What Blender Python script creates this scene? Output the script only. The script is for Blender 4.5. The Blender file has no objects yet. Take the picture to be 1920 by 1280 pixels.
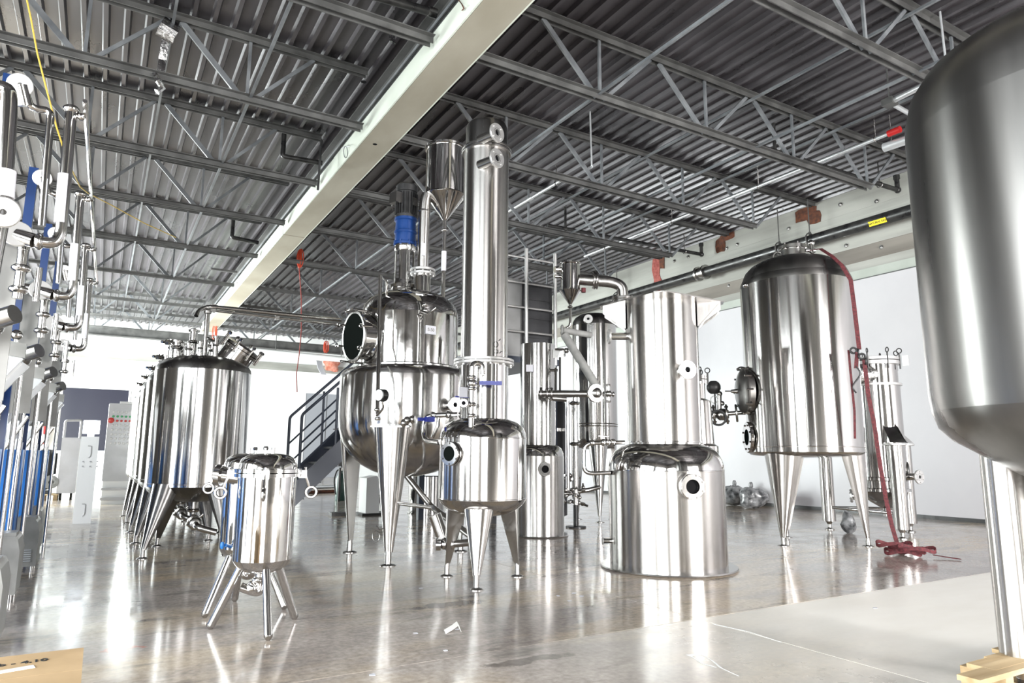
import bpy, bmesh, math, random
from mathutils import Vector, Matrix
random.seed(7)
V = Vector
PI = math.pi
sc = bpy.context.scene
col = sc.collection

# ------------------------------------------------------------------ camera
cam_d = bpy.data.cameras.new('camera')
cam_d.sensor_width = 36.0
cam_d.lens = 24.19
cam_d.clip_start = 0.05
cam_d.clip_end = 200
cam = bpy.data.objects.new('camera', cam_d)
col.objects.link(cam)
R = Matrix(((0.8600739649787849, -0.08803281818170659, -0.5025166640905142),
            (-0.510134664065701, -0.136913561452472, -0.8491273763158119),
            (0.005949729762471587, 0.9866635189432043, -0.16266438178767595)))
cam.matrix_world = Matrix.Translation((0, 0, 1.12)) @ R.to_4x4()
sc.camera = cam

# ------------------------------------------------------------------ world, lights, exposure
sc.view_settings.view_transform = 'Standard'
sc.view_settings.look = 'None'
sc.view_settings.gamma = 1
sc.view_settings.use_curve_mapping = False
sc.view_settings.exposure = 0.6
sc.cycles.use_denoising = True
sc.cycles.max_bounces = 8
sc.cycles.diffuse_bounces = 4
sc.cycles.glossy_bounces = 5
sc.cycles.sample_clamp_indirect = 8
w = bpy.data.worlds.new('sky')
sc.world = w
w.use_nodes = True
w.node_tree.nodes['Background'].inputs[0].default_value = (0.86, 0.93, 1.0, 1)
w.node_tree.nodes['Background'].inputs[1].default_value = 2.0

def area(name, loc, target, sx, sy, power, colr=(1, 1, 1)):
    l = bpy.data.lights.new(name, 'AREA')
    l.shape = 'RECTANGLE'
    l.size = sx
    l.size_y = sy
    l.energy = power
    l.color = colr
    o = bpy.data.objects.new(name, l)
    col.objects.link(o)
    o.location = loc
    o.rotation_euler = (V(target) - V(loc)).to_track_quat('-Z', 'Y').to_euler()
    return o
# daylight through the three dock doors of the back wall, the two of the left wall
area('back_door_daylight', (7.9, -7.8, 2.4), (7.4, 0, -2.2), 4.0, 4.2, 1900, (1.0, 0.98, 0.96))
area('back_door_daylight', (-3.0, -7.8, 2.4), (-3.0, 0, -1.2), 4.0, 4.2, 500, (1.0, 0.98, 0.96))
area('side_door_daylight', (-5.8, -3.0, 2.3), (0, -3.0, -0.2), 5.0, 4.0, 600, (0.95, 1.0, 0.99))
area('side_door_daylight', (-5.8, 3.3, 2.3), (0, 3.3, -0.2), 5.0, 4.0, 600, (0.95, 1.0, 0.99))
area('side_door_daylight', (-5.9, 24.5, 2.5), (0, 24.5, 2.5), 9.0, 4.4, 5200, (0.93, 1.0, 0.98))

# ------------------------------------------------------------------ materials
def nt(name):
    m = bpy.data.materials.new(name)
    m.use_nodes = True
    n = m.node_tree.nodes
    return m, n, m.node_tree.links, n['Principled BSDF']

def simple(name, c, rough=0.5, metal=0.0, spec=0.5, alpha=None):
    m, n, l, b = nt(name)
    b.inputs['Base Color'].default_value = (*c, 1)
    b.inputs['Roughness'].default_value = rough
    b.inputs['Metallic'].default_value = metal
    b.inputs['Specular IOR Level'].default_value = spec
    return m

def noisy(name, c1, c2, scale=(3, 3, 3), rough=(0.4, 0.6), metal=0.0, bump=0.0, detail=6, pos=(0.35, 0.65), dist=0.01, coat=0.0):
    m, n, l, b = nt(name)
    tc = n.new('ShaderNodeTexCoord')
    mp = n.new('ShaderNodeMapping')
    mp.inputs['Scale'].default_value = scale
    l.new(tc.outputs['Object'], mp.inputs['Vector'])
    tx = n.new('ShaderNodeTexNoise')
    tx.inputs['Scale'].default_value = 1
    tx.inputs['Detail'].default_value = detail
    l.new(mp.outputs['Vector'], tx.inputs['Vector'])
    cr = n.new('ShaderNodeValToRGB')
    cr.color_ramp.elements[0].position = pos[0]
    cr.color_ramp.elements[1].position = pos[1]
    cr.color_ramp.elements[0].color = (*c1, 1)
    cr.color_ramp.elements[1].color = (*c2, 1)
    l.new(tx.outputs['Fac'], cr.inputs['Fac'])
    l.new(cr.outputs['Color'], b.inputs['Base Color'])
    mr = n.new('ShaderNodeMapRange')
    mr.inputs['From Min'].default_value = pos[0]
    mr.inputs['From Max'].default_value = pos[1]
    mr.inputs['To Min'].default_value = rough[0]
    mr.inputs['To Max'].default_value = rough[1]
    l.new(tx.outputs['Fac'], mr.inputs['Value'])
    l.new(mr.outputs['Result'], b.inputs['Roughness'])
    b.inputs['Metallic'].default_value = metal
    b.inputs['Coat Weight'].default_value = coat
    if bump:
        bp = n.new('ShaderNodeBump')
        bp.inputs['Strength'].default_value = bump
        bp.inputs['Distance'].default_value = dist
        l.new(tx.outputs['Fac'], bp.inputs['Height'])
        l.new(bp.outputs['Normal'], b.inputs['Normal'])
    return m

M = {}
M['brushed'] = noisy('brushed_stainless', (0.46, 0.445, 0.43), (0.58, 0.565, 0.55), (9, 9, 0.25), (0.2, 0.27), 1.0, 0.25, 5, dist=0.002)
M['polished'] = noisy('polished_stainless', (0.5, 0.49, 0.48), (0.6, 0.59, 0.58), (5, 5, 0.3), (0.11, 0.15), 1.0, 0.55, 3, dist=0.004)
def grain(m, amount):
    """fine circumferential grain: reflections stretch along the axis of the vessel"""
    n, l = m.node_tree.nodes, m.node_tree.links
    t = n.new('ShaderNodeTangent')
    t.direction_type = 'RADIAL'
    t.axis = 'Z'
    b = n['Principled BSDF']
    l.new(t.outputs['Tangent'], b.inputs['Tangent'])
    b.inputs['Anisotropic'].default_value = amount
    b.inputs['Anisotropic Rotation'].default_value = GRAIN_ROT
GRAIN_ROT = 0.25
grain(M['brushed'], 0.85)
grain(M['polished'], 0.8)
M['dull'] = noisy('dull_stainless', (0.14, 0.137, 0.135), (0.24, 0.232, 0.225), (2.5, 2.5, 0.2), (0.24, 0.34), 1.0, 0.3, 6, dist=0.003)
grain(M['dull'], 0.6)
M['mirror'] = noisy('mirror_stainless', (0.56, 0.55, 0.54), (0.63, 0.62, 0.61), (7, 7, 7), (0.05, 0.09), 1.0, 0.2, 2, dist=0.003)
M['tube'] = simple('stainless_tube', (0.58, 0.57, 0.56), 0.11, 1.0)
M['cast'] = simple('cast_steel', (0.42, 0.41, 0.4), 0.25, 1.0)
M['bright'] = simple('machined_flange', (0.62, 0.615, 0.61), 0.36, 0.8)
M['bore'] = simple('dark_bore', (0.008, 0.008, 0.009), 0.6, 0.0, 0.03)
M['black'] = noisy('black_paint', (0.012, 0.012, 0.013), (0.03, 0.03, 0.031), (8, 8, 8), (0.35, 0.5))
M['blackpipe'] = noisy('black_pipe_paint', (0.012, 0.012, 0.013), (0.035, 0.034, 0.033), (6, 6, 6), (0.25, 0.45))
M['blue'] = noisy('blue_enamel', (0.005, 0.032, 0.14), (0.008, 0.045, 0.19), (5, 5, 5), (0.25, 0.4))
M['bluepanel'] = noisy('blue_panel_paint', (0.01, 0.12, 0.42), (0.015, 0.17, 0.52), (2, 2, 1), (0.35, 0.5))
M['navy'] = simple('navy_handle', (0.01, 0.02, 0.2), 0.35)
M['joist'] = noisy('joist_grey_paint', (0.055, 0.055, 0.054), (0.1, 0.1, 0.098), (4, 4, 4), (0.4, 0.6))
M['web'] = noisy('web_grey_paint', (0.1, 0.108, 0.118), (0.17, 0.18, 0.19), (4, 4, 4), (0.4, 0.6))
M['deck'] = noisy('galvanised_deck', (0.045, 0.0415, 0.0455), (0.085, 0.078, 0.086), (1.5, 0.5, 1.5), (0.25, 0.38), 0.3)
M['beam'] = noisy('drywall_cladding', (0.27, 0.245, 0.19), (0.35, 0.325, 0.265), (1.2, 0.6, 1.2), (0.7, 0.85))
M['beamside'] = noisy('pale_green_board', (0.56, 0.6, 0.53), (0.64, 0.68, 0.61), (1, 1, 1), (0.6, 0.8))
M['wall'] = noisy('white_wall_paint', (0.72, 0.73, 0.73), (0.8, 0.81, 0.81), (0.7, 0.7, 0.7), (0.5, 0.7))
M['backwall'] = noisy('dark_block_wall', (0.10, 0.095, 0.09), (0.19, 0.18, 0.17), (0.8, 0.8, 0.5), (0.6, 0.8))
M['bluecol'] = simple('dark_blue_enamel', (0.004, 0.024, 0.1), 0.3)
M['lining'] = noisy('white_wall_lining', (0.46, 0.45, 0.475), (0.53, 0.52, 0.54), (0.5, 0.6, 0.5), (0.35, 0.5))
M['concrete_wall'] = noisy('upper_wall_concrete', (0.24, 0.24, 0.22), (0.4, 0.4, 0.37), (0.5, 0.25, 2.2), (0.7, 0.9))
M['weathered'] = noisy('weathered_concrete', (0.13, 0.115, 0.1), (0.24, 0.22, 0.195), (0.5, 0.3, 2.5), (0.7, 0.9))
M['ledge'] = noisy('pale_green_ledge', (0.36, 0.39, 0.35), (0.44, 0.47, 0.43), (2, 2, 2), (0.6, 0.8))
M['white'] = simple('white_enamel', (0.85, 0.86, 0.86), 0.35)
M['cab'] = noisy('grey_cabinet_steel', (0.42, 0.42, 0.43), (0.5, 0.5, 0.51), (3, 3, 3), (0.3, 0.45), 0.3)
M['casing'] = noisy('grey_casing', (0.22, 0.22, 0.212), (0.29, 0.29, 0.28), (5, 5, 5), (0.35, 0.5), 0.4)
M['greydoor'] = simple('grey_door_paint', (0.3, 0.31, 0.34), 0.4)
M['darkglass'] = simple('dark_blue_curtain', (0.009, 0.0095, 0.022), 0.3)
M['stair'] = simple('blue_grey_stair_paint', (0.03, 0.04, 0.065), 0.4)
M['tread'] = simple('tread_plate', (0.16, 0.17, 0.18), 0.4, 0.5)
M['rust'] = noisy('rust', (0.055, 0.017, 0.008), (0.15, 0.05, 0.024), (14, 14, 14), (0.7, 0.9))
M['brick'] = noisy('red_brick', (0.22, 0.04, 0.035), (0.36, 0.11, 0.09), (14, 14, 14), (0.8, 0.9))
M['yellow'] = simple('yellow_plastic', (0.85, 0.68, 0.02), 0.5)
M['rope'] = simple('yellow_rope', (0.55, 0.38, 0.06), 0.7)
M['ink'] = simple('black_ink', (0.01, 0.01, 0.01), 0.6)
M['red'] = simple('red_paint', (0.5, 0.02, 0.02), 0.35)
M['strap'] = noisy('maroon_webbing', (0.06, 0.01, 0.013), (0.15, 0.028, 0.034), (40, 40, 40), (0.7, 0.8))
M['orange'] = simple('orange_cord', (0.5, 0.05, 0.015), 0.6)
M['cordred'] = simple('dull_red_cord', (0.3, 0.05, 0.04), 0.6)
M['card'] = noisy('cardboard', (0.44, 0.3, 0.16), (0.52, 0.36, 0.2), (6, 6, 6), (0.8, 0.9))
M['tape'] = simple('clear_tape', (0.8, 0.79, 0.76), 0.2)
M['wood'] = noisy('pallet_wood', (0.42, 0.29, 0.15), (0.62, 0.47, 0.28), (1.2, 14, 14), (0.7, 0.85), bump=0.3)
M['plastic'] = noisy('clear_plastic_bag', (0.05, 0.052, 0.056), (0.36, 0.365, 0.375), (9, 9, 9), (0.08, 0.25), 0.0, 1.0, 8)
M['foil'] = noisy('crumpled_foil', (0.5, 0.5, 0.5), (0.8, 0.8, 0.8), (25, 25, 25), (0.15, 0.3), 1.0, 1.0, 4)
M['insul'] = noisy('pink_insulation', (0.55, 0.16, 0.1), (0.75, 0.36, 0.28), (7, 7, 7), (0.9, 1.0), 0, 1.0, 8)
M['greywrap'] = noisy('grey_pipe_wrap', (0.2, 0.2, 0.195), (0.28, 0.28, 0.27), (10, 10, 10), (0.6, 0.8))
M['darkpanel'] = noisy('dark_sheet_panel', (0.03, 0.03, 0.033), (0.055, 0.055, 0.06), (2, 2, 2), (0.3, 0.45), 0.2)
M['greypanel'] = noisy('grey_sheet_panel', (0.2, 0.2, 0.2), (0.28, 0.28, 0.28), (2, 2, 2), (0.35, 0.5), 0.5)
M['lampred'] = simple('red_button', (0.7, 0.05, 0.04), 0.3)
M['lampgreen'] = simple('green_button', (0.08, 0.45, 0.18), 0.3)
M['lampwhite'] = simple('white_button', (0.85, 0.85, 0.85), 0.3)
M['pipewhite'] = simple('galvanised_pipe', (0.66, 0.68, 0.7), 0.35, 0.6)
M['green'] = simple('dark_green_paint', (0.012, 0.06, 0.045), 0.4)
M['paper'] = simple('white_label', (0.62, 0.62, 0.67), 0.6)
M['rubber'] = simple('rubber', (0.02, 0.02, 0.02), 0.7)

def glass_mat():
    m, n, l, b = nt('sight_glass')
    b.inputs['Base Color'].default_value = (0.75, 0.85, 0.8, 1)
    b.inputs['Roughness'].default_value = 0.03
    b.inputs['Transmission Weight'].default_value = 0.9
    return m
M['glass'] = glass_mat()
M['void'] = simple('dark_inspection_glass', (0.008, 0.010, 0.009), 0.5, 0.0, 0.0)

def floor_mat():
    m, n, l, b = nt('polished_concrete')
    geo = n.new('ShaderNodeNewGeometry')
    sep = n.new('ShaderNodeSeparateXYZ')
    l.new(geo.outputs['Position'], sep.inputs[0])
    def noise(scale, detail=8, sx=1.0, sy=1.0, rough=0.6):
        mp = n.new('ShaderNodeMapping')
        mp.inputs['Scale'].default_value = (sx, sy, 1)
        l.new(geo.outputs['Position'], mp.inputs['Vector'])
        t = n.new('ShaderNodeTexNoise')
        t.inputs['Scale'].default_value = scale
        t.inputs['Detail'].default_value = detail
        t.inputs['Roughness'].default_value = rough
        l.new(mp.outputs['Vector'], t.inputs['Vector'])
        return t.outputs['Fac']
    def ramp(f, a, bb, ca, cb):
        r = n.new('ShaderNodeValToRGB')
        r.color_ramp.elements[0].position = a
        r.color_ramp.elements[1].position = bb
        r.color_ramp.elements[0].color = (*ca, 1)
        r.color_ramp.elements[1].color = (*cb, 1)
        l.new(f, r.inputs['Fac'])
        return r.outputs['Color']
    def mix(f, a, bb, mode='MIX'):
        x = n.new('ShaderNodeMix')
        x.data_type = 'RGBA'
        x.blend_type = mode
        if isinstance(f, float):
            x.inputs[0].default_value = f
        else:
            l.new(f, x.inputs[0])
        for s, i in ((a, 6), (bb, 7)):
            if isinstance(s, tuple):
                x.inputs[i].default_value = (*s, 1)
            else:
                l.new(s, x.inputs[i])
        return x.outputs[2]
    def rng(f, a, bb, c=0.0, d=1.0):
        r = n.new('ShaderNodeMapRange')
        r.inputs['From Min'].default_value = a
        r.inputs['From Max'].default_value = bb
        r.inputs['To Min'].default_value = c
        r.inputs['To Max'].default_value = d
        l.new(f, r.inputs['Value'])
        return r.outputs['Result']
    def mul(a, bb):
        x = n.new('ShaderNodeMath')
        x.operation = 'MULTIPLY'
        l.new(a, x.inputs[0])
        l.new(bb, x.inputs[1])
        return x.outputs[0]
    base = ramp(noise(0.9, 9), 0.38, 0.62, FLOOR_A, FLOOR_B)
    tan = mix(rng(noise(0.55, 6, 0.6, 1.6), 0.46, 0.6), base, FLOOR_TAN)
    stain = mix(rng(noise(2.2, 9, 0.5, 1.8), 0.56, 0.68, 0, 0.7), tan, (0.09, 0.075, 0.07))
    def blob(x, y, ax_, ay_):
        q = n.new('ShaderNodeVectorMath'); q.operation = 'SUBTRACT'
        l.new(geo.outputs['Position'], q.inputs[0]); q.inputs[1].default_value = (x, y, 0)
        q2 = n.new('ShaderNodeVectorMath'); q2.operation = 'MULTIPLY'
        l.new(q.outputs[0], q2.inputs[0]); q2.inputs[1].default_value = (1 / ax_, 1 / ay_, 0)
        q3 = n.new('ShaderNodeVectorMath'); q3.operation = 'LENGTH'
        l.new(q2.outputs[0], q3.inputs[0])
        q4 = n.new('ShaderNodeMath'); q4.operation = 'ADD'
        l.new(q3.outputs['Value'], q4.inputs[0])
        l.new(rng(noise(9, 6), 0.3, 0.7, -0.5, 0.5), q4.inputs[1])
        return rng(q4.outputs[0], 1.0, 0.75, 0, 0.75)
    stain = mix(blob(2.395, 4.948, 0.36, 0.09), stain, (0.07, 0.055, 0.055))
    stain = mix(blob(2.129, 3.432, 0.3, 0.06), stain, (0.1, 0.085, 0.08))
    stain = mix(blob(0.220, 4.787, 0.12, 0.06), stain, (0.36, 0.12, 0.08))
    fine = mix(0.5, stain, ramp(noise(26, 6), 0.3, 0.7, (0.25, 0.24, 0.23), (0.8, 0.78, 0.76)), 'OVERLAY')
    # paler, rougher floor at front right: fades in along x, ends at a joint
    pale_area = mul(rng(sep.outputs[1], 3.70, 3.66), rng(sep.outputs[0], 1.9, 4.6))
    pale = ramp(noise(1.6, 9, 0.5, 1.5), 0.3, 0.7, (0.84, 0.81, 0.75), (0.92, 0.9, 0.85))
    c = mix(pale_area, fine, pale)
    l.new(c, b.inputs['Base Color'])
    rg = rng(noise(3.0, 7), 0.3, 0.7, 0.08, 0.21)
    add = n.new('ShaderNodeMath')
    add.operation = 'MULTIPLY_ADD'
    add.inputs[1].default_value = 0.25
    l.new(pale_area, add.inputs[0])
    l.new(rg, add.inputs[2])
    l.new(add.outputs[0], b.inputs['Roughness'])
    b.inputs['Specular IOR Level'].default_value = 0.55
    bp = n.new('ShaderNodeBump')
    bp.inputs['Strength'].default_value = 0.05
    bp.inputs['Distance'].default_value = 0.01
    l.new(noise(2.0, 3), bp.inputs['Height'])
    l.new(bp.outputs['Normal'], b.inputs['Normal'])
    return m
FLOOR_A, FLOOR_B, FLOOR_TAN = (0.27, 0.238, 0.22), (0.43, 0.39, 0.362), (0.48, 0.4, 0.3)
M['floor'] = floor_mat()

# ------------------------------------------------------------------ geometry helpers
def basis(axis):
    a = V(axis).normalized()
    t = V((0, 0, 1)) if abs(a.z) < 0.9 else V((1, 0, 0))
    u = t.cross(a).normalized()
    return u, a.cross(u).normalized(), a

def bend(pts, rad, n=5):
    """round the corners of a polyline"""
    P = [V(p) for p in pts]
    out = [P[0]]
    for i in range(1, len(P) - 1):
        a, b, c = P[i - 1], P[i], P[i + 1]
        d1 = min(rad, (a - b).length * 0.48)
        d2 = min(rad, (c - b).length * 0.48)
        p = b + (a - b).normalized() * d1
        q = b + (c - b).normalized() * d2
        for k in range(n + 1):
            t = k / n
            out.append(p * (1 - t) ** 2 + b * 2 * t * (1 - t) + q * t * t)
    out.append(P[-1])
    return out

class B:
    def __init__(s):
        s.bm = bmesh.new()
    def ring(s, pts):
        return [s.bm.verts.new(p) for p in pts]
    def skin(s, rings, closed=True, caps=(True, True), loop=False):
        rs = [s.ring(r) for r in rings]
        n = len(rs[0])
        m = len(rs)
        for i in range(m if loop else m - 1):
            a, b = rs[i], rs[(i + 1) % m]
            for j in range(n if closed else n - 1):
                k = (j + 1) % n
                try:
                    s.bm.faces.new((a[j], a[k], b[k], b[j]))
                except ValueError:
                    pass
        if not loop and closed:
            if caps[0]:
                s.bm.faces.new(rs[0][::-1])
            if caps[1]:
                s.bm.faces.new(rs[-1])
        return s
    def tube(s, pts, r, seg=10, rad=0.0, caps=(True, True)):
        P = bend(pts, rad) if rad else [V(p) for p in pts]
        rr = r if isinstance(r, (list, tuple)) else [r] * len(P)
        rings = []
        u = None
        for i, p in enumerate(P):
            if i == 0:
                d = P[1] - P[0]
            elif i == len(P) - 1:
                d = P[-1] - P[-2]
            else:
                d = (P[i + 1] - p).normalized() + (p - P[i - 1]).normalized()
            if d.length < 1e-9:
                d = P[i] - P[i - 1]
            d = d.normalized()
            if u is None:
                u, v, d = basis(d)
            else:
                u = (u - d * u.dot(d)).normalized()
                v = d.cross(u)
            rings.append([p + (u * math.cos(2 * PI * k / seg) + v * math.sin(2 * PI * k / seg)) * rr[i] for k in range(seg)])
        return s.skin(rings, True, caps)
    def lathe(s, prof, o=(0, 0, 0), axis=(0, 0, 1), seg=40, loop=False):
        u, v, a = basis(axis)
        o = V(o)
        rings = []
        for r, z in prof:
            r = max(r, 1e-4)
            rings.append([o + a * z + (u * math.cos(2 * PI * k / seg) + v * math.sin(2 * PI * k / seg)) * r for k in range(seg)])
        return s.skin(rings, True, (prof[0][0] > 1e-3, prof[-1][0] > 1e-3), loop)
    def cyl(s, p, q, r, r2=None, seg=20):
        p, q = V(p), V(q)
        return s.lathe([(r, 0), (r if r2 is None else r2, (q - p).length)], p, q - p, seg)
    def pipe(s, p, q, ro, ri, seg=24):
        """hollow cylinder"""
        p, q = V(p), V(q)
        L = (q - p).length
        return s.lathe([(ro, 0), (ro, L), (ri, L), (ri, 0)], p, q - p, seg, True)
    def box(s, c, d, rz=0.0, m=None):
        c = V(c)
        rot = m if m is not None else Matrix.Rotation(rz, 3, 'Z')
        vs = []
        for z in (-1, 1):
            for y in (-1, 1):
                for x in (-1, 1):
                    vs.append(s.bm.verts.new(c + rot @ V((x * d[0] / 2, y * d[1] / 2, z * d[2] / 2))))
        for f in ((0, 2, 3, 1), (4, 5, 7, 6), (0, 1, 5, 4), (2, 6, 7, 3), (0, 4, 6, 2), (1, 3, 7, 5)):
            s.bm.faces.new([vs[i] for i in f])
        return s
    def bar(s, p, q, w, h, up=(0, 0, 1)):
        """rectangular bar; w across, h along up"""
        p, q = V(p), V(q)
        d = (q - p).normalized()
        up = V(up)
        if abs(d.dot(up)) > 0.99:
            up = V((1, 0, 0))
        x = d.cross(up).normalized()
        y = x.cross(d).normalized()
        rings = [[c + x * (i * w / 2) + y * (j * h / 2) for i, j in ((-1, -1), (1, -1), (1, 1), (-1, 1))] for c in (p, q)]
        return s.skin(rings)
    def prism(s, poly, off):
        """extrude a 3D polygon by vector off"""
        off = V(off)
        return s.skin([[V(p) for p in poly], [V(p) + off for p in poly]])
    def torus(s, o, axis, R_, r, seg=24, sub=8, arc=2 * PI):
        u, v, a = basis(axis)
        o = V(o)
        full = arc > 6.28
        rings = []
        n = seg if full else seg + 1
        for i in range(n):
            t = arc * i / seg
            d = u * math.cos(t) + v * math.sin(t)
            c = o + d * R_
            rings.append([c + (d * math.cos(2 * PI * k / sub) + a * math.sin(2 * PI * k / sub)) * r for k in range(sub)])
        return s.skin(rings, True, (True, True), full)
    def ball(s, o, r, seg=14, sc_=(1, 1, 1)):
        o = V(o)
        rings = []
        m = seg // 2
        for i in range(1, m):
            t = PI * i / m
            rings.append([o + V((math.sin(t) * math.cos(2 * PI * k / seg) * r * sc_[0], math.sin(t) * math.sin(2 * PI * k / seg) * r * sc_[1], -math.cos(t) * r * sc_[2])) for k in range(seg)])
        return s.skin(rings)
    def ribbon(s, pts, wv, th=0.004):
        wv = V(wv) * 0.5
        P = [V(p) for p in pts]
        rings = []
        for i, p in enumerate(P):
            d = (P[min(i + 1, len(P) - 1)] - P[max(i - 1, 0)]).normalized()
            nrm = wv.cross(d)
            nrm = nrm.normalized() * th if nrm.length > 1e-6 else V((0, 0, th))
            rings.append([p - wv - nrm, p + wv - nrm, p + wv + nrm, p - wv + nrm])
        return s.skin(rings)

ORG = {}
def make(name, b, mat, parent=None, smooth=38):
    bm = b.bm
    bmesh.ops.recalc_face_normals(bm, faces=bm.faces)
    me = bpy.data.meshes.new(name)
    org = ORG.get(parent.name if parent else None, V((0, 0, 0)))
    if org.length:
        bmesh.ops.translate(bm, verts=bm.verts, vec=-org)
    bm.to_mesh(me)
    bm.free()
    me.materials.append(M[mat] if isinstance(mat, str) else mat)
    if smooth:
        me.shade_smooth()
        me.set_sharp_from_angle(angle=math.radians(smooth))
    o = bpy.data.objects.new(name, me)
    col.objects.link(o)
    if parent:
        o.parent = parent
        ORG[o.name] = org
    return o

def thing(name, label, cat, loc=(0, 0, 0), group=None):
    o = bpy.data.objects.new(name, None)
    col.objects.link(o)
    o.empty_display_size = 0.1
    o.location = loc
    o['label'] = label
    o['category'] = cat
    if group:
        o['group'] = group
    ORG[o.name] = V(loc)
    return o

def tag(o, label, cat, group=None):
    o['label'] = label
    o['category'] = cat
    if group:
        o['group'] = group
    return o

def single(name, b, mat, label, cat, group=None, smooth=38):
    """a thing that is one mesh: origin moved to the middle of its base"""
    xs = [v.co.copy() for v in b.bm.verts]
    c = V(((min(p.x for p in xs) + max(p.x for p in xs)) / 2, (min(p.y for p in xs) + max(p.y for p in xs)) / 2, min(p.z for p in xs)))
    bmesh.ops.translate(b.bm, verts=b.bm.verts, vec=-c)
    o = make(name, b, mat, None, smooth)
    o.location = c
    return tag(o, label, cat, group)

def struct(name, b, mat, parent=None, smooth=0):
    o = make(name, b, mat, parent, smooth)
    if parent is None:
        o['kind'] = 'structure'
    return o

def dup(src, loc, label, group=None, rz=None):
    r = src.copy()
    col.objects.link(r)
    r.location = loc
    if rz is not None:
        r.rotation_euler = (0, 0, rz)
    r['label'] = label
    if group:
        r['group'] = group
    for ch in list(src.children):
        c = ch.copy()
        col.objects.link(c)
        c.parent = r
        for g in list(ch.children):
            d = g.copy()
            col.objects.link(d)
            d.parent = c
    return r

def text(name, body, size, mat4, mat, parent=None, ext=0.0008):
    cu = bpy.data.curves.new(name, 'FONT')
    cu.body = body
    cu.size = size
    cu.extrude = ext
    cu.offset = size * 0.02
    cu.align_x = 'CENTER'
    cu.align_y = 'CENTER'
    tmp = bpy.data.objects.new(name + '_curve', cu)
    col.objects.link(tmp)
    bpy.context.view_layer.update()
    me = bpy.data.meshes.new_from_object(tmp.evaluated_get(bpy.context.evaluated_depsgraph_get()))
    bpy.data.objects.remove(tmp)
    me.transform(mat4)
    org = ORG.get(parent.name if parent else None, V((0, 0, 0)))
    me.transform(Matrix.Translation(-org))
    me.materials.clear()
    me.materials.append(M[mat])
    o = bpy.data.objects.new(name, me)
    col.objects.link(o)
    if parent:
        o.parent = parent
    return o

def frame4(o, x, n):
    """matrix with local x along x, local z along n, at o"""
    n = V(n).normalized()
    x = (V(x) - n * V(x).dot(n)).normalized()
    y = n.cross(x)
    m = Matrix((x, y, n)).transposed().to_4x4()
    m.translation = V(o)
    return m

def flange(b, o, axis, ro, ri, th, bolts=0, rb=None, br=0.008):
    """annular disc from o along axis, with bolt heads"""
    a = V(axis).normalized()
    o = V(o)
    c = th * 0.18
    b.lathe([(ro, c), (ro, th - c), (ro - c, th), (ri, th), (ri, 0), (ro - c, 0)], o, a, 28, True)
    if bolts:
        u, v, _ = basis(a)
        rb = rb or (ro + ri) / 2
        for k in range(bolts):
            t = 2 * PI * (k + 0.5) / bolts
            p = o + (u * math.cos(t) + v * math.sin(t)) * rb
            b.lathe([(br, -br), (br, th + br)], p, a, 6)
    return b

def nozzle(parent, o, d, L, rn, rf, th=0.018, bolts=4, name='nozzle', mat='tube', fmat='bright', bore=0.6, seg=20):
    """neck with a bolted flange and a dark bore; parts: nozzle > flange, bore"""
    d = V(d).normalized()
    o = V(o)
    b = B().pipe(o, o + d * L, rn, rn * 0.9, seg)
    nz = make(name, b, mat, parent)
    f = flange(B(), o + d * (L - th), d, rf, rn * bore, th, bolts, (rf + rn) / 2, rf * 0.09)
    make('flange', f, fmat, nz)
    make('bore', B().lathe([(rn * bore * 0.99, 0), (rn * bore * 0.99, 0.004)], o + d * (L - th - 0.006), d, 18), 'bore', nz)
    return nz

def clampjoint(b, o, axis, r, w=0.03):
    """tri-clamp ferrule collar"""
    a = V(axis).normalized()
    o = V(o)
    b.lathe([(r, -w / 2), (r * 1.35, -w / 4), (r * 1.45, 0), (r * 1.35, w / 4), (r, w / 2)], o, a, 16)
    u, v, _ = basis(a)
    b.cyl(o + u * r * 1.3 - v * r * 0.2, o + u * r * 1.9 - v * r * 0.2, r * 0.22, seg=8)
    return b

def cone_leg(parent, c, ang, r_top, z_top, w_top, r_foot, z_bot, w_bot, depth=0.8, mat='brushed', pad=0.075, foot=True, n=10):
    """folded tapering leg, half round outside, flat inside"""
    er = V((math.cos(ang), math.sin(ang), 0))
    et = V((-math.sin(ang), math.cos(ang), 0))
    c = V((c[0], c[1], 0))
    rings = []
    for i in range(7):
        t = i / 6
        w_ = w_top + (w_bot - w_top) * t
        rr = r_top + (r_foot - r_top) * t
        z = z_top + (z_bot - z_top) * t
        ring = []
        for k in range(n + 1):
            a = -PI / 2 + PI * k / n
            ring.append(c + er * (rr - w_ * 0.4 + w_ * depth * math.cos(a)) + et * (w_ * math.sin(a)) + V((0, 0, z)))
        rings.append(ring)
    leg = make('leg', B().skin(rings), mat, parent, 30)
    if foot:
        p = c + er * r_foot
        b = B().cyl(p + V((0, 0, 0.012)), p + V((0, 0, z_bot + 0.01)), w_bot * 0.75, seg=12)
        b.lathe([(pad, 0), (pad, 0.006), (pad * 0.8, 0.012), (w_bot * 0.8, 0.02)], p, (0, 0, 1), 20)
        make('foot', b, 'cast', leg)
    return leg

def dome(r, z0, h, n=9, flat=0.0, down=False):
    """profile of a dished end from the rim (r, z0) to the crown"""
    out = []
    for i in range(n + 1):
        t = PI / 2 * i / n
        out.append((r * math.cos(t) ** 0.75 if i < n else 0.0, z0 + (-h if down else h) * math.sin(t)))
    return out
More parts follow.
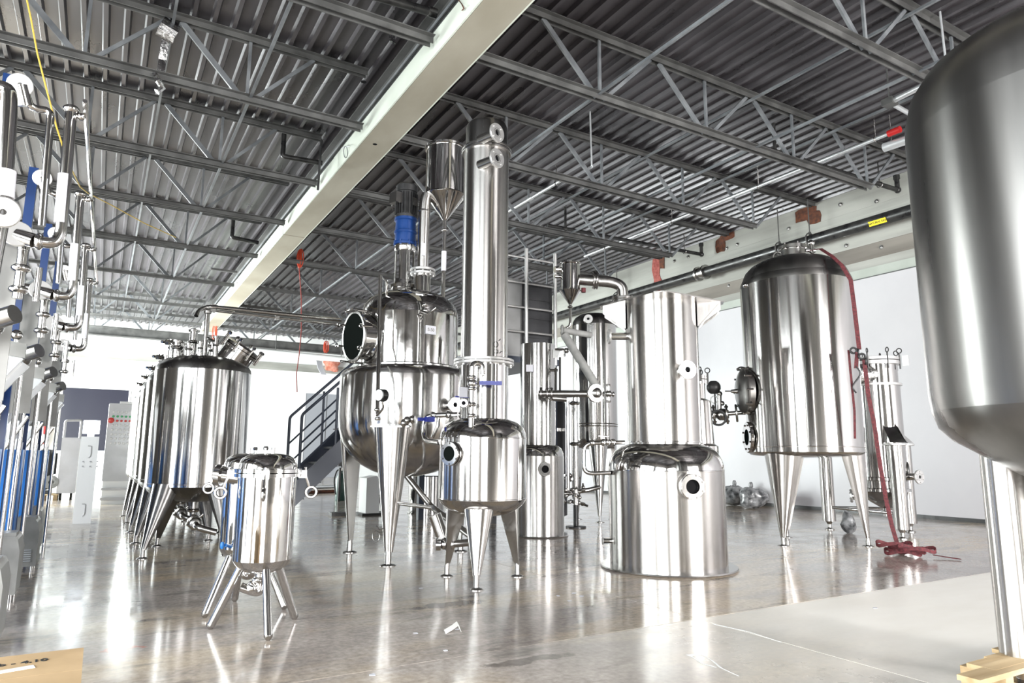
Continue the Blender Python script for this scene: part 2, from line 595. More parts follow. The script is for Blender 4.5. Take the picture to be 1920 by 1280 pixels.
# ------------------------------------------------------------------ the hall
X0, X1, Y0, Y1, ZD = -6.0, 13.35, -8.0, 34.0, 6.735
fl = struct('floor', B().box(((X0 + X1) / 2, (Y0 + Y1) / 2, -0.13), (X1 - X0 + 0.6, Y1 - Y0 + 0.6, 0.2)), 'rubber')
xs = [X0 - 0.2, -2.0, 3.7, 9.4, X1 + 0.2]
ys = [Y0 - 0.2, -2.0, 3.68, 9.4, 15.1, 20.8, 26.5, Y1 + 0.2]
for i in range(len(xs) - 1):
    for j in range(len(ys) - 1):
        g = 0.004
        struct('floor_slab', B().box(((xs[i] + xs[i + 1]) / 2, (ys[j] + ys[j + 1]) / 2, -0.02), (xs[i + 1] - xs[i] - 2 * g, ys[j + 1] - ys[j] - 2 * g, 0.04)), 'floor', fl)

def wall_boxes(axis, at, th, a0, a1, holes, z1):
    """boxes of a wall along x or y with rectangular openings (a, b, zlow, zhigh)"""
    b = B()
    def put(s, e, z0, z):
        if e - s < 1e-3 or z - z0 < 1e-3:
            return
        c = ((s + e) / 2, at, (z0 + z) / 2) if axis == 'x' else (at, (s + e) / 2, (z0 + z) / 2)
        d = (e - s, th, z - z0) if axis == 'x' else (th, e - s, z - z0)
        b.box(c, d)
    x = a0
    for s, e, zl, zh in holes:
        put(x, s, 0, z1)
        put(s, e, 0, zl)
        put(s, e, zh, z1)
        x = e
    put(x, a1, 0, z1)
    return b
ZT = 6.9
struct('wall_back', wall_boxes('x', Y0 - 0.1, 0.2, X0 - 0.2, X1 + 0.2, [(-5.2, -0.8, 0, 4.5), (5.8, 10.2, 0, 4.5)], ZT), 'backwall')
struct('wall_left', wall_boxes('y', X0 - 0.1, 0.2, Y0, Y1, [(-5.6, -0.4, 0, 4.3), (0.7, 5.9, 0, 4.3), (20.0, 29.0, 0, 4.8)], ZT), 'backwall')
wf = struct('wall_far', wall_boxes('x', Y1 + 0.1, 0.2, X0 - 0.2, X1 + 0.2, [(-1.72, 0.98, 1.11, 3.86), (3.6, 4.75, 1.11, 3.62)], ZT), 'wall')
struct('cornice_band', B().box((3.7, Y1 - 0.02, 5.25), (19.2, 0.06, 0.36)), 'concrete_wall', wf)
wr = struct('wall_right', B().box((X1 + 0.1, (Y0 + Y1) / 2, ZT / 2), (0.2, Y1 - Y0, ZT)), 'concrete_wall')
struct('lower_lining', B().box((X1 - 0.03, (Y0 + Y1) / 2, 2.42), (0.06, Y1 - Y0 - 0.02, 4.70)), 'lining', wr)
struct('ledge_strip', B().box((X1 - 0.02, (Y0 + Y1) / 2, 4.87), (0.04, Y1 - Y0 - 0.02, 0.19)), 'ledge', wr)
struct('baseboard_right', B().box((X1 - 0.025, (Y0 + Y1) / 2, 0.035), (0.05, Y1 - Y0 - 0.02, 0.07)), 'black')
struct('trim_1', B().box((X1 - 0.06, (Y0 + Y1) / 2, 4.765), (0.02, Y1 - Y0 - 0.02, 0.02)), 'joist')

struct('weathered_band', B().prism([(X1 + 0.005, Y0 + 0.1, 5.14), (X1 - 0.02, Y0 + 0.1, 5.18), (X1 - 0.008, Y0 + 0.1, 5.46), (X1 + 0.005, Y0 + 0.1, 5.48)], (0, Y1 - Y0 - 0.2, 0)), 'weathered', wr)  # raised brown strip along the wall below the gas pipe
struct('weathered_band', B().prism([(X1 + 0.005, Y0 + 0.1, 6.08), (X1 - 0.012, Y0 + 0.1, 6.12), (X1 - 0.004, Y0 + 0.1, 6.26), (X1 + 0.005, Y0 + 0.1, 6.28)], (0, Y1 - Y0 - 0.2, 0)), 'concrete_wall', wr)  # shallower strip higher up, in the wall's own concrete
# bearing pockets, exposed brick and anchor bolts of the right wall
for yy, w_, h, zc in ((9.456, 0.62, 0.34, 6.55), (9.268, 0.4, 0.3, 6.42), (11.999, 0.34, 0.42, 6.5), (11.774, 0.5, 0.25, 6.68)):
    pr = random.Random(int(yy * 100))
    poly = []
    for k in range(12):
        t = 2 * PI * k / 12
        poly.append((X1 + 0.005, yy + w_ / 2 * math.copysign(abs(math.cos(t)) ** 0.5, math.cos(t)) * pr.uniform(0.8, 1.05), zc + h / 2 * math.copysign(abs(math.sin(t)) ** 0.5, math.sin(t)) * pr.uniform(0.8, 1.05)))
    struct('rusty_pocket', B().prism(poly, (-0.016 - 0.01 * w_, 0, 0)), 'rust', wr)
poly = [(X1 + 0.005, y, z) for y, z in ((14.533, 6.788), (14.591, 6.451), (14.514, 6.116), (14.551, 5.760), (14.502, 5.328), (14.303, 5.322), (14.285, 5.753), (14.189, 5.967), (14.286, 6.269), (14.223, 6.727))]
struct('exposed_brick', B().prism(poly, (-0.025, 0, 0)), 'brick', wr)
struct('rusty_pocket', B().prism([(X1 + 0.005, y, z) for y, z in ((14.269, 6.675), (14.258, 6.405), (14.085, 6.364), (14.071, 6.689))], (-0.03, 0, 0)), 'rust', wr)
for y, z in ((8.618, 6.513), (7.816, 6.324), (8.539, 5.925), (9.155, 5.929), (8.555, 5.573), (7.796, 5.339), (13.675, 6.483), (13.144, 6.473), (10.905, 6.684), (11.455, 6.370), (10.919, 5.957), (12.626, 5.964), (11.801, 6.363), (9.945, 6.353), (12.559, 5.085), (11.788, 5.381)):
    b = B().cyl((X1 + 0.01, y, z), (X1 - 0.02, y, z), 0.045, seg=8)
    b.cyl((X1 - 0.02, y, z), (X1 - 0.05, y, z), 0.022, seg=6)
    make('anchor_bolt', b, 'cast', wr)
b = B().box((X1 - 0.065, 7.481, 2.970), (0.012, 0.12, 0.2))
b.box((X1 - 0.072, 7.481, 2.970), (0.01, 0.03, 0.06))
make('blank_switch_plate', b, 'white', wr)

# far wall: dark curtained window, second window, grey door
def window(n, xa, xb, z0, z1, bar_=False):
    wn = struct('window_%d' % n, B().box(((xa + xb) / 2, Y1 + 0.12, (z0 + z1) / 2), (xb - xa, 0.03, z1 - z0)), 'darkglass')
    b = B()
    for x in (xa + 0.04, xb - 0.04):
        b.box((x, Y1 + 0.03, (z0 + z1) / 2), (0.08, 0.14, z1 - z0))
    for z in (z0 + 0.04, z1 - 0.04):
        b.box(((xa + xb) / 2, Y1 + 0.03, z), (xb - xa - 0.16, 0.14, 0.08))
    struct('frame', b, 'wall', wn)
    if bar_:
        struct('slanted_blind_rail', B().bar((xa + 0.05, Y1 - 0.06, z1 - 0.62), (xb - 0.06, Y1 - 0.06, z1 - 0.16), 0.05, 0.16), 'wall', wn)
window(1, -1.72, 0.98, 1.11, 3.86)
window(2, 3.6, 4.75, 1.11, 3.62, True)
xa, xb, za = 8.443, 10.508, 4.036
dr = struct('door_1', B().box(((xa + xb) / 2, Y1 - 0.03, za / 2), (xb - xa, 0.06, za)), 'greydoor')
b = B()
for x in (xa - 0.05, xb + 0.05):
    b.box((x, Y1 - 0.04, za / 2), (0.1, 0.08, za))
b.box(((xa + xb) / 2, Y1 - 0.04, za + 0.05), (xb - xa + 0.2, 0.08, 0.1))
struct('door_frame', b, 'wall', dr)
struct('door_seam', B().box(((xa + xb) / 2, Y1 - 0.064, za / 2), (0.03, 0.01, za - 0.1)), 'joist', dr)

# white pilaster on the left, in front of the far wall
pa, pb_ = -1.606, -1.200
struct('trim_2', B().box(((pa + pb_) / 2, 27.2, 2.45), (pb_ - pa, 0.4, 4.9)), 'wall')

for pts in (((3.675, 3.513, 0.000), (3.722, 3.275, 0.000), (3.692, 2.995, 0.000)), ((2.984, 3.056, 0.000), (3.066, 3.046, 0.000), (3.033, 2.922, 0.000), (2.972, 2.800, 0.000), (2.947, 2.669, 0.000)), ((2.992, 3.039, 0.000), (2.939, 2.906, 0.000), (2.956, 2.831, 0.000))):
    struct('paint_line', B().ribbon([V(p) + V((0, 0, 0.0015)) for p in pts], (0.004, 0.03, 0), 0.0008), 'white', fl)
# ------------------------------------------------------------------ ceiling: deck panels, joists
def deck_profile(n, pitch=0.246):
    p = []
    for k in range(n):
        x = k * pitch
        p += [(x, 0), (x + 0.052, 0), (x + 0.074, 0.06), (x + 0.224, 0.06), (x + 0.246, 0)]
    out = [p[0]]
    for q in p[1:]:
        if abs(q[0] - out[-1][0]) + abs(q[1] - out[-1][1]) > 1e-6:
            out.append(q)
    return out
ce = struct('ceiling', B().box(((X0 + X1) / 2, (Y0 + Y1) / 2, 6.95), (X1 - X0 + 0.6, Y1 - Y0 + 0.6, 0.06)), 'deck')
prof = deck_profile(4)
npan = int((X1 - X0 + 0.4) / 0.984) + 1
# sheets end over every fifth joist; edges lap by 2 cm
for jy, (ya, yb) in enumerate(((-8.1, 6.82), (6.78, 16.98), (16.94, 34.1))):
    for i in range(npan):
        x = X0 - 0.1 + i * 0.984
        b = B()
        dz = 0.002 * jy
        r0 = [(x + px, ya, ZD + pz + dz) for px, pz in prof]
        r1 = [(x + px, yb, ZD + pz + dz) for px, pz in prof]
        b.skin([r0, r1], False)
        struct('deck_panel', b, 'deck', ce)
ZB, ZTC = 5.80, 6.70
JY = [-5.6, -3.15, -0.7, 1.78, 4.27, 6.77, 9.27, 11.75, 14.2, 17.05, 20.45, 24.2, 27.5, 31.0]
def chord(b, xa, xb, y, z):
    for s in (-1, 1):
        b.box(((xa + xb) / 2, y + s * 0.045, z), (xb - xa, 0.012, 0.075))
        b.box(((xa + xb) / 2, y + s * 0.075, z + 0.035), (xb - xa, 0.07, 0.01))
    return b
def joist(y, xa, xb, xba, xbb, b0, pitch):
    j = struct('roof_joist', chord(B(), xa, xb, y, ZTC), 'joist', ce)
    struct('bottom_chord', chord(B(), xba, xbb, y, ZB + 0.03), 'joist', j)
    x = b0
    while x < xbb + 0.5:
        for s, w_ in ((-1, 0.055), (1, 0.038)):
            xt = x + s * pitch * 0.46
            if x - 0.05 > xba - 0.02 and xa < xt < xb and x < xbb:
                struct('web_bar', B().bar((x + s * 0.06, y, ZB + 0.03), (xt, y, ZTC - 0.02), 0.03, w_ * 1.3), 'web', j)
        if xba < x < xbb:
            struct('web_post', B().bar((x, y, ZB + 0.05), (x, y, ZTC - 0.02), 0.03, 0.04), 'web', j)
        x += pitch
    return j
for y in JY:
    if y > -1:
        joist(y, 3.45, 13.34, 3.5, 11.35 if y < 20 else 12.4, 3.36, 1.99)
        joist(y, X0, 2.94, X0 + 0.3, 2.9, -4.31, 1.87)
    else:
        joist(y, X0, X1, X0 + 0.3, 11.3, -4.31, 1.95)
# bridging angles that tie the joists together
for x, z in ((8.3, 6.62), (8.36, 5.86), (0.34, 6.62), (1.34, 5.86), (10.35, 6.62), (-2.4, 5.86), (5.3, 5.86)):
    struct('bridging_angle', B().box((x, 15.0, z), (0.035, 33.0, 0.035)), 'web', ce)

# ------------------------------------------------------------------ boxed main beam
bm_ = thing('boxed_beam', 'long pale drywall-clad ceiling beam running from above the camera to the far end', 'beam', (3.2, 12, 5.72))
def clad(xa, xb, ya, yb, za, zb, name, mat='beam'):
    return make(name, B().box(((xa + xb) / 2, (ya + yb) / 2, (za + zb) / 2), (xb - xa, yb - ya, zb - za)), mat, bm_, 0)
cuts = [-8.0, -2.0, 2.4, 5.35, 10.9, 14.6, 19.6, 24.0, 28.4]
for i in range(len(cuts) - 1):
    off = (0, 0.004, 0.0, 0.006, 0.0, 0.008, 0.002, 0.0)[i]
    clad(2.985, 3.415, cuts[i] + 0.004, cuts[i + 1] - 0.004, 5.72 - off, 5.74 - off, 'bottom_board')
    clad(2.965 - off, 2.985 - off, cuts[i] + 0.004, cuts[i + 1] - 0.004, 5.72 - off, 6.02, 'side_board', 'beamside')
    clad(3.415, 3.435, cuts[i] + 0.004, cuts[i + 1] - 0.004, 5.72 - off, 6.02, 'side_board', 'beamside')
clad(2.97, 3.43, 28.38, 28.4, 5.72, 6.02, 'end_board', 'beamside')
b = B()
for z, ww in ((5.86, 0.22), (6.6, 0.22)):
    b.box((3.2, 10.2, z), (ww, 36.2, 0.025))
b.box((3.2, 10.2, 6.23), (0.02, 36.2, 0.72))
make('steel_core', b, 'joist', bm_, 0)
b = B()
for x in (2.96, 3.02, 3.36):
    b.cyl((x, -7.9, 6.12 + (x - 2.96) * 0.4), (x, 28, 6.12 + (x - 2.96) * 0.4), 0.018, seg=8)
make('conduit', b, 'web', bm_)
for px_ in (((2.446, 7.818, 5.720)), ((3.165, 9.429, 5.718))):
    make('hole_mark', B().lathe([(0.035, 0), (0.035, 0.004)], (px_[0], px_[1], 5.7175), (0, 0, -1), 12), 'bore', bm_)
make('torn_paper', B().ribbon([(2.950, 6.174, 6.022), (2.950, 6.092, 5.921), (2.930, 5.997, 5.805), (2.940, 6.068, 5.827)], (0, 0.03, 0.02), 0.002), 'rust', bm_)
make('torn_paper', B().ribbon([(2.940, 10.419, 5.990), (2.920, 9.914, 5.819), (2.930, 9.749, 5.738)], (0, 0.06, 0.03), 0.002), 'paper', bm_)
make('wire_loop', B().torus((2.940, 10.169, 5.827), (1, 0, 0.2), 0.09, 0.006, 20, 6), 'web', bm_)
make('clamp_bracket', B().box((2.328, 18.297, 5.690), (0.62, 0.08, 0.05)), 'joist', bm_, 0)

# transverse girder near the far end
tg = thing('cross_girder', 'dark steel girder crossing the far end of the hall below the roof joists', 'girder', (3.6, 28.9, 5.3))
for z in (5.34, 5.66):
    make('girder_flange', B().box((3.6, 28.9, z), (19.2, 0.24, 0.03)), 'joist', tg, 0)
make('girder_web', B().box((3.6, 28.9, 5.5), (19.2, 0.03, 0.3)), 'joist', tg, 0)
# ------------------------------------------------------------------ big jacketed reactor (centre left)
CX, CY = 3.04, 7.52
r1 = thing('jacketed_reactor', 'large jacketed reactor with a blue gearbox on its dome and a cone hopper', 'reactor', (CX, CY, 0))
c0 = (CX, CY, 0)
bowl = [(0, 0.87), (0.18, 0.88), (0.36, 0.925), (0.52, 1.01), (0.64, 1.12), (0.72, 1.25), (0.765, 1.40), (0.775, 1.55), (0.775, 1.97), (0.768, 2.02), (0.745, 2.055), (0.70, 2.075), (0.62, 2.09), (0.575, 2.10)]
make('jacket', B().lathe(bowl, c0, seg=72), 'polished', r1)
sh = [(0.57, 2.085), (0.57, 2.70)]
make('shell', B().lathe(sh, c0, seg=64), 'mirror', r1)
make('dome', B().lathe([(0.57, 2.70), (0.565, 2.76), (0.545, 2.83), (0.50, 2.895), (0.42, 2.955), (0.30, 3.0), (0.15, 3.025), (0, 3.03)], c0, seg=64), 'mirror', r1)
make('weld_ring', B().lathe([(0.572, 2.085), (0.60, 2.095), (0.60, 2.11), (0.572, 2.125)], c0, seg=64), 'tube', r1)
for f in ((2.593, 8.044), (2.637, 6.916), (3.76, 7.52)):
    a = math.atan2(f[1] - CY, f[0] - CX)
    rr = math.hypot(f[1] - CY, f[0] - CX)
    lg = cone_leg(r1, (CX, CY), a, 0.775, 1.40, 0.2, rr, 0.13, 0.045, 0.75, 'brushed', 0.085)
    er = V((math.cos(a), math.sin(a), 0)); et = V((-math.sin(a), math.cos(a), 0))
    make('cap_plate', B().bar(V(c0) + er * 0.755 - et * 0.2 + V((0, 0, 1.405)), V(c0) + er * 0.755 + et * 0.2 + V((0, 0, 1.405)), 0.2, 0.012), 'tube', lg)
# manway with hinged glass cover, facing left
mo, md = V((CX - 0.50, CY - 0.03, 2.43)), V((-0.985, -0.13, -0.03)).normalized()
mw = make('manway', B().pipe(mo, mo + md * 0.19, 0.255, 0.245, 36), 'mirror', r1)
make('cover_flange', flange(B(), mo + md * 0.17, md, 0.295, 0.262, 0.03, 0), 'cast', mw)
make('sight_glass', B().lathe([(0.262, 0), (0.262, 0.012)], mo + md * 0.185, md, 32), 'void', mw)
u_, v_, _ = basis(md)
for k in range(8):
    t = 2 * PI * (k + 0.3) / 8
    p = mo + md * 0.12 + (u_ * math.cos(t) + v_ * math.sin(t)) * 0.315
    b = B().cyl(p, p + md * 0.12, 0.012, seg=8)
    b.torus(p + md * 0.13, u_ * math.cos(t) + v_ * math.sin(t), 0.022, 0.006, 10, 5)
    make('swing_bolt', b, 'tube', mw)
make('hinge', B().bar(mo + md * 0.05 + V((0, 0, 0.29)), mo + md * 0.22 + V((0, 0, 0.31)), 0.08, 0.03).tube([mo + md * 0.23 + V((0, -0.1, 0.29)), mo + md * 0.27 + V((0, -0.1, 0.29)), mo + md * 0.27 + V((0, 0.1, 0.29)), mo + md * 0.23 + V((0, 0.1, 0.29))], 0.01, 8, 0.02), 'tube', mw)
# agitator stack
ax_ = V((2.965, 7.559, 3.080)); ax_.z = 0
b = B().lathe([(0.15, 2.98), (0.15, 3.06), (0.175, 3.065), (0.175, 3.10), (0.12, 3.11)], ax_, seg=28)
make('agitator_flange', b, 'tube', r1)
lan = make('lantern', B().lathe([(0.125, 3.1), (0.125, 3.16), (0.118, 3.18)], ax_, seg=28), 'tube', r1)
make('top_ring', B().lathe([(0.118, 3.52), (0.13, 3.54), (0.13, 3.60)], ax_, seg=28), 'tube', lan)
for k in range(4):
    t = PI / 4 + k * PI / 2 + 0.5
    rings = []
    for z in (3.16, 3.53):
        ring = []
        for q in range(7):
            a = t + (q - 3) * 0.16
            ring.append(ax_ + V((0.122 * math.cos(a), 0.122 * math.sin(a), z)))
        for q in range(6, -1, -1):
            a = t + (q - 3) * 0.16
            ring.append(ax_ + V((0.112 * math.cos(a), 0.112 * math.sin(a), z)))
        rings.append(ring)
    make('lantern_post', B().skin(rings), 'tube', lan)
make('shaft', B().cyl(ax_ + V((0, 0, 3.0)), ax_ + V((0, 0, 3.6)), 0.03), 'tube', lan)
b = B().lathe([(0.125, 3.60), (0.14, 3.605), (0.14, 3.63), (0.128, 3.64), (0.126, 3.74), (0.137, 3.75), (0.137, 3.775), (0.126, 3.785), (0.122, 3.90), (0.138, 3.91), (0.138, 3.94)], ax_, seg=32)
for k in range(8):
    t = 2 * PI * k / 8
    b.cyl(ax_ + V((0.135 * math.cos(t), 0.135 * math.sin(t), 3.59)), ax_ + V((0.135 * math.cos(t), 0.135 * math.sin(t), 3.65)), 0.011, seg=6)
make('gearbox', b, 'blue', r1)
mt = make('motor', B().lathe([(0.14, 3.94), (0.14, 3.965), (0.115, 3.97), (0.115, 4.27), (0.13, 4.275), (0.13, 4.35), (0.10, 4.38), (0, 4.385)], ax_, seg=32), 'black', r1)
b = B()
for k in range(22):
    t = 2 * PI * k / 22
    b.box(ax_ + V((0.124 * math.cos(t), 0.124 * math.sin(t), 4.12)), (0.028, 0.006, 0.27), t)
make('cooling_fins', b, 'black', mt)
jd = V((-0.95, -0.3, 0)).normalized()
make('junction_box', B().box(ax_ + jd * 0.16 + V((0, 0, 4.16)), (0.1, 0.13, 0.13), math.atan2(jd.y, jd.x)).cyl(ax_ + jd * 0.16 + V((0, 0.06, 4.13)), ax_ + jd * 0.16 + V((0, 0.12, 4.1)), 0.015), 'cast', mt)
pd = V((0.42, -0.9, 0)).normalized()
make('rating_plate', B().box(ax_ + pd * 0.14 + V((0, 0, 4.13)), (0.004, 0.075, 0.1), math.atan2(pd.y, pd.x)), 'cast', mt)
# riser pipe with bolted flange pair
rp = V((3.102, 7.320, 3.112)); rp.z = 0
b = B().lathe([(0.095, 2.86), (0.095, 3.21)], rp, seg=28)
rz_ = make('riser_neck', b, 'mirror', r1)
flange(bb := B(), rp + V((0, 0, 3.20)), (0, 0, 1), 0.15, 0.06, 0.03, 8, 0.125, 0.012)
flange(bb, rp + V((0, 0, 3.245)), (0, 0, 1), 0.15, 0.06, 0.03, 0)
make('flange_pair', bb, 'bright', rz_)
hc = V((3.347, 7.266, 4.541)); hc.z = 0
top = rp + V((0, 0, 4.02))
h_in = V((hc.x, hc.y, 4.16)) + (rp - hc).normalized() * 0.22
make('riser_pipe', B().tube([rp + V((0, 0, 3.26)), top, h_in], [0.066] * 2 + [0.066], 18) if False else B().tube(bend([rp + V((0, 0, 3.26)), rp + V((0, 0, 4.1)), V((h_in.x, h_in.y, 4.2))], 0.16, 8), 0.068, 18), 'brushed', r1)
make('pipe_collar', B().lathe([(0.068, 3.98), (0.074, 3.985), (0.074, 4.0), (0.068, 4.005)], rp, seg=18), 'tube', r1)
make('label_plate', B().box(rp + V((-0.02, -0.07, 3.5)), (0.075, 0.004, 0.15), 0.2), 'paper', r1)
# cone hopper and its drain line
b = B().lathe([(0.24, 4.213), (0.24, 4.797)], hc, seg=44)
hp = make('hopper', b, 'mirror', r1)
zc = 4.213; zt = 3.903; zh = 4.797
make('hopper_cone', B().lathe([(0.022, zt), (0.235, zc - 0.01), (0.25, zc), (0.24, zc + 0.012)], hc, seg=44), 'mirror', hp)
make('hopper_lid', B().lathe([(0.24, zh), (0.262, zh + 0.005), (0.262, zh + 0.03), (0.2, zh + 0.05), (0, zh + 0.06)], hc, seg=44), 'tube', hp)
dn = V((3.091, 6.724, 2.653))
b = B().tube(bend([hc + V((0, 0, zt)), hc + V((0, 0, 2.72)), hc + V((-0.02, -0.06, 2.62)), hc + V((-0.12, -0.12, 2.62)), hc + V((-0.14, -0.13, 2.78))], 0.09), 0.024, 12)
clampjoint(b, hc + V((0, 0, zt - 0.12)), (0, 0, 1), 0.024)
dl = make('drain_line', b, 'tube', r1)
make('white_sleeve', B().cyl(hc + V((0, 0, 3.28)), hc + V((0, 0, 3.52)), 0.03, seg=12), 'paper', dl)
vb = hc + V((-0.06, -0.1, 2.56))
b = B().cyl(vb + V((0, 0, 0.05)), vb + V((0, 0, -0.32)), 0.022).ball(vb + V((0, 0, -0.14)), 0.042)
clampjoint(b, vb, (0, 0, 1), 0.03); clampjoint(b, vb + V((0, 0, -0.22)), (0, 0, 1), 0.03)
sv = make('sample_valve', b, 'tube', r1)
make('blue_handle', B().box(vb + V((-0.08, -0.06, -0.12)), (0.24, 0.03, 0.03), -0.3), 'navy', sv)
# dome pipework: thin vertical level tube, bent rod, small clamps
lt = V((2.437, 6.934, 3.118)); lb = V((2.357, 6.591, 1.535))
b = B().tube([(2.469, 6.997, 3.041), (2.470, 6.955, 2.305), (2.344, 6.596, 1.919), (2.312, 6.480, 1.512)], 0.02, 12)
lv = make('level_tube', b, 'tube', r1)
make('tube_bracket', B().tube(bend([(2.501, 7.071, 3.062), (2.591, 7.091, 2.995), (2.595, 7.143, 2.896)], 0.03), 0.011, 8).tube([(2.579, 7.096, 3.024), (2.638, 7.234, 2.846)], 0.012, 8), 'tube', lv)
gp = V((2.294, 6.327, 1.678))
b = B().tube(bend([gp + V((0, 0, -0.03)), V((2.324, 6.337, 1.557)), V((2.294, 6.455, 1.489))], 0.05), 0.012, 8)
clampjoint(b, V((2.303, 6.472, 1.548)), (0, 0, 1), 0.022); clampjoint(b, V((2.311, 6.470, 1.460)), (0, 0, 1), 0.022)
pg = make('pressure_gauge', b, 'tube', r1)
gd = V((-0.9, -0.43, 0)).normalized()
make('gauge_case', B().lathe([(0.05, 0), (0.062, 0.005), (0.062, 0.07), (0.055, 0.075)], gp - gd * 0.035, gd, 28), 'black', pg)
make('gauge_dial', B().lathe([(0.053, 0), (0.053, 0.003)], gp + gd * 0.04, gd, 24), 'white', pg)
# clamps along the leg cap, side nozzle, label, pipes to the receiver
b = B()
for px_ in ((2.617, 6.471, 1.453), (2.681, 6.488, 1.467), (2.585, 6.473, 1.426)):
    clampjoint(b, px_, (0.85, -0.5, 0), 0.03, 0.05)
make('clamp_fittings', b, 'tube', r1)
nozzle(r1, V((CX, CY, 1.646)) + V((0.2, -0.78, 0)).normalized() * 0.74, V((0.1, -0.99, 0)), 0.15, 0.055, 0.085, 0.02, 4, 'side_nozzle', bore=0.45)
ld = V((-0.22, -0.97, 0)).normalized()
lbp = V((CX, CY, 2.486)) + V((0.03, -0.99, 0)).normalized() * 0.58
lab = make('name_tag', B().box(lbp, (0.135, 0.004, 0.095), 0.16), 'paper', r1)
text('tag_lettering', 'S-50', 0.05, frame4(lbp + V((0.0, -0.0035, 0)), (0.98, 0.16, 0), (0.16, -0.98, 0)), 'cast', lab)
b = B().ball((2.941, 6.845, 2.676), 0.03).tube([(2.904, 6.861, 2.669), (2.934, 6.739, 2.621), (2.991, 6.659, 2.678)], 0.014, 10)
clampjoint(b, V((2.940, 6.846, 2.736)), (0, 0, 1), 0.025)
make('dome_fitting', b, 'tube', r1)
pl = B().tube(bend([(2.887, 5.880, 1.493), (2.713, 6.017, 1.489), (2.629, 6.087, 1.464), (2.626, 6.055, 1.247), (2.634, 5.723, 1.228)], 0.1, 6), 0.024, 14)
for p in ((2.805, 5.919, 1.492), (2.691, 6.005, 1.487)):
    clampjoint(pl, V(p), (1, 0, 0), 0.026, 0.04)
pr_ = make('transfer_pipe', pl, 'tube', r1)
make('valve_handle', B().box((2.595, 5.959, 1.442), (0.15, 0.03, 0.03), 0.1).box((2.632, 5.943, 1.443), (0.09, 0.035, 0.045), 0.1), 'navy', pr_)
make('drip_pipe', B().tube([(2.745, 6.002, 1.464), (2.742, 6.003, 1.393), (2.719, 6.069, 1.279)], 0.018, 10), 'tube', pr_)
# bottom outlet with rod, pneumatic actuator and ball valve
b = B().tube([(2.686, 6.788, 0.627), (2.759, 6.106, 0.623)], 0.02, 10)
bo = make('outlet_rod', b, 'tube', r1)
a0, a1 = V((2.795, 6.144, 0.555)), V((2.863, 6.113, 0.368))
make('actuator', B().cyl(a0, a1, 0.062, seg=24).cyl(a1, a1 + (a1 - a0).normalized() * 0.02, 0.07, seg=24), 'brushed', bo)
v0 = V((2.874, 6.074, 0.289))
b = B().ball(v0, 0.05).cyl(a1, v0, 0.025).cyl(v0 + V((-0.08, 0.02, 0.0)), v0 + V((-0.04, 0, 0)), 0.055)
clampjoint(b, v0 + V((0.06, -0.02, 0)), (1, -0.3, 0), 0.035, 0.04)
make('outlet_valve', b, 'mirror', bo)
make('outlet_pipe', B().tube([v0, v0 + V((0.14, -0.05, 0.005)), v0 + V((0.3, -0.1, 0.02)), V((CX + 0.2, CY - 0.3, 0.55)), V((CX, CY, 0.9))], 0.034, 14, 0.06), 'cast', bo)
make('wire_ties', B().tube([(2.333, 6.451, 0.450), (2.356, 6.421, 0.413), (2.400, 6.427, 0.425)], 0.006, 6).torus((2.329, 6.442, 0.353), (1, 0.4, 0), 0.05, 0.004, 14, 5), 'cast', r1)

# ------------------------------------------------------------------ receiver with tall condenser column
RX, RY = 3.06, 5.69
r2 = thing('receiver_column', 'small three-legged receiver tank carrying the tallest slim condenser column', 'receiver', (RX, RY, 0))
c0 = (RX, RY, 0)
prof = [(0, 0.565), (0.1, 0.568), (0.2, 0.583), (0.28, 0.61), (0.34, 0.645), (0.385, 0.69), (0.404, 0.73)]
make('bottom_dish', B().lathe(prof, c0, seg=64), 'mirror', r2)
make('shell', B().lathe([(0.404, 0.73), (0.404, 1.268)], c0, seg=64), 'polished', r2)
make('weld_seam', B().lathe([(0.4035, 0.722), (0.407, 0.726), (0.407, 0.732), (0.4035, 0.736)], c0, seg=64).lathe([(0.4035, 1.262), (0.407, 1.266), (0.407, 1.272), (0.4035, 1.276)], c0, seg=64), 'tube', r2)
make('dome', B().lathe([(0.404, 1.268), (0.398, 1.315), (0.372, 1.37), (0.32, 1.415), (0.24, 1.445), (0.1, 1.46), (0, 1.46)], c0, seg=64), 'mirror', r2)
for f in ((2.837, 5.359), (2.897, 6.062), (3.487, 5.739)):
    a = math.atan2(f[1] - RY, f[0] - RX)
    cone_leg(r2, (RX, RY), a, 0.33, 0.655, 0.135, 0.41, 0.11, 0.032, 0.8, 'brushed', 0.06)
make('lower_column', B().lathe([(0.232, 1.40), (0.232, 1.955)], c0, seg=52), 'polished', r2)
b = B()
flange(b, V((RX, RY, 1.95)), (0, 0, 1), 0.285, 0.2, 0.026, 12, 0.262, 0.012)
flange(b, V((RX, RY, 1.98)), (0, 0, 1), 0.285, 0.2, 0.026, 0)
make('column_flange', b, 'bright', r2)
make('column_shell', B().lathe([(0.222, 2.0), (0.222, 4.06)], c0, seg=52), 'brushed', r2)
b = B()
flange(b, V((RX, RY, 4.06)), (0, 0, 1), 0.248, 0.18, 0.025, 0)
flange(b, V((RX, RY, 4.09)), (0, 0, 1), 0.248, 0.18, 0.025, 0)
make('cap_flange', b, 'cast', r2)
make('column_cap', B().lathe([(0.208, 4.11), (0.208, 4.33), (0.195, 4.365), (0.15, 4.39), (0, 4.40)], c0, seg=48), 'dull', r2)
for y_, nm in ((248, 'upper_nozzle'), (296, 'lower_nozzle')):
    tip = V((2.969, 5.306, 4.118)) if y_ == 248 else V((2.971, 5.305, 3.863))
    d = V((0.28, -0.96, 0)).normalized()
    nozzle(r2, tip - d * 0.24, d, 0.24, 0.045, 0.092, 0.022, 4, nm, 'cast', 'bright', 0.7)
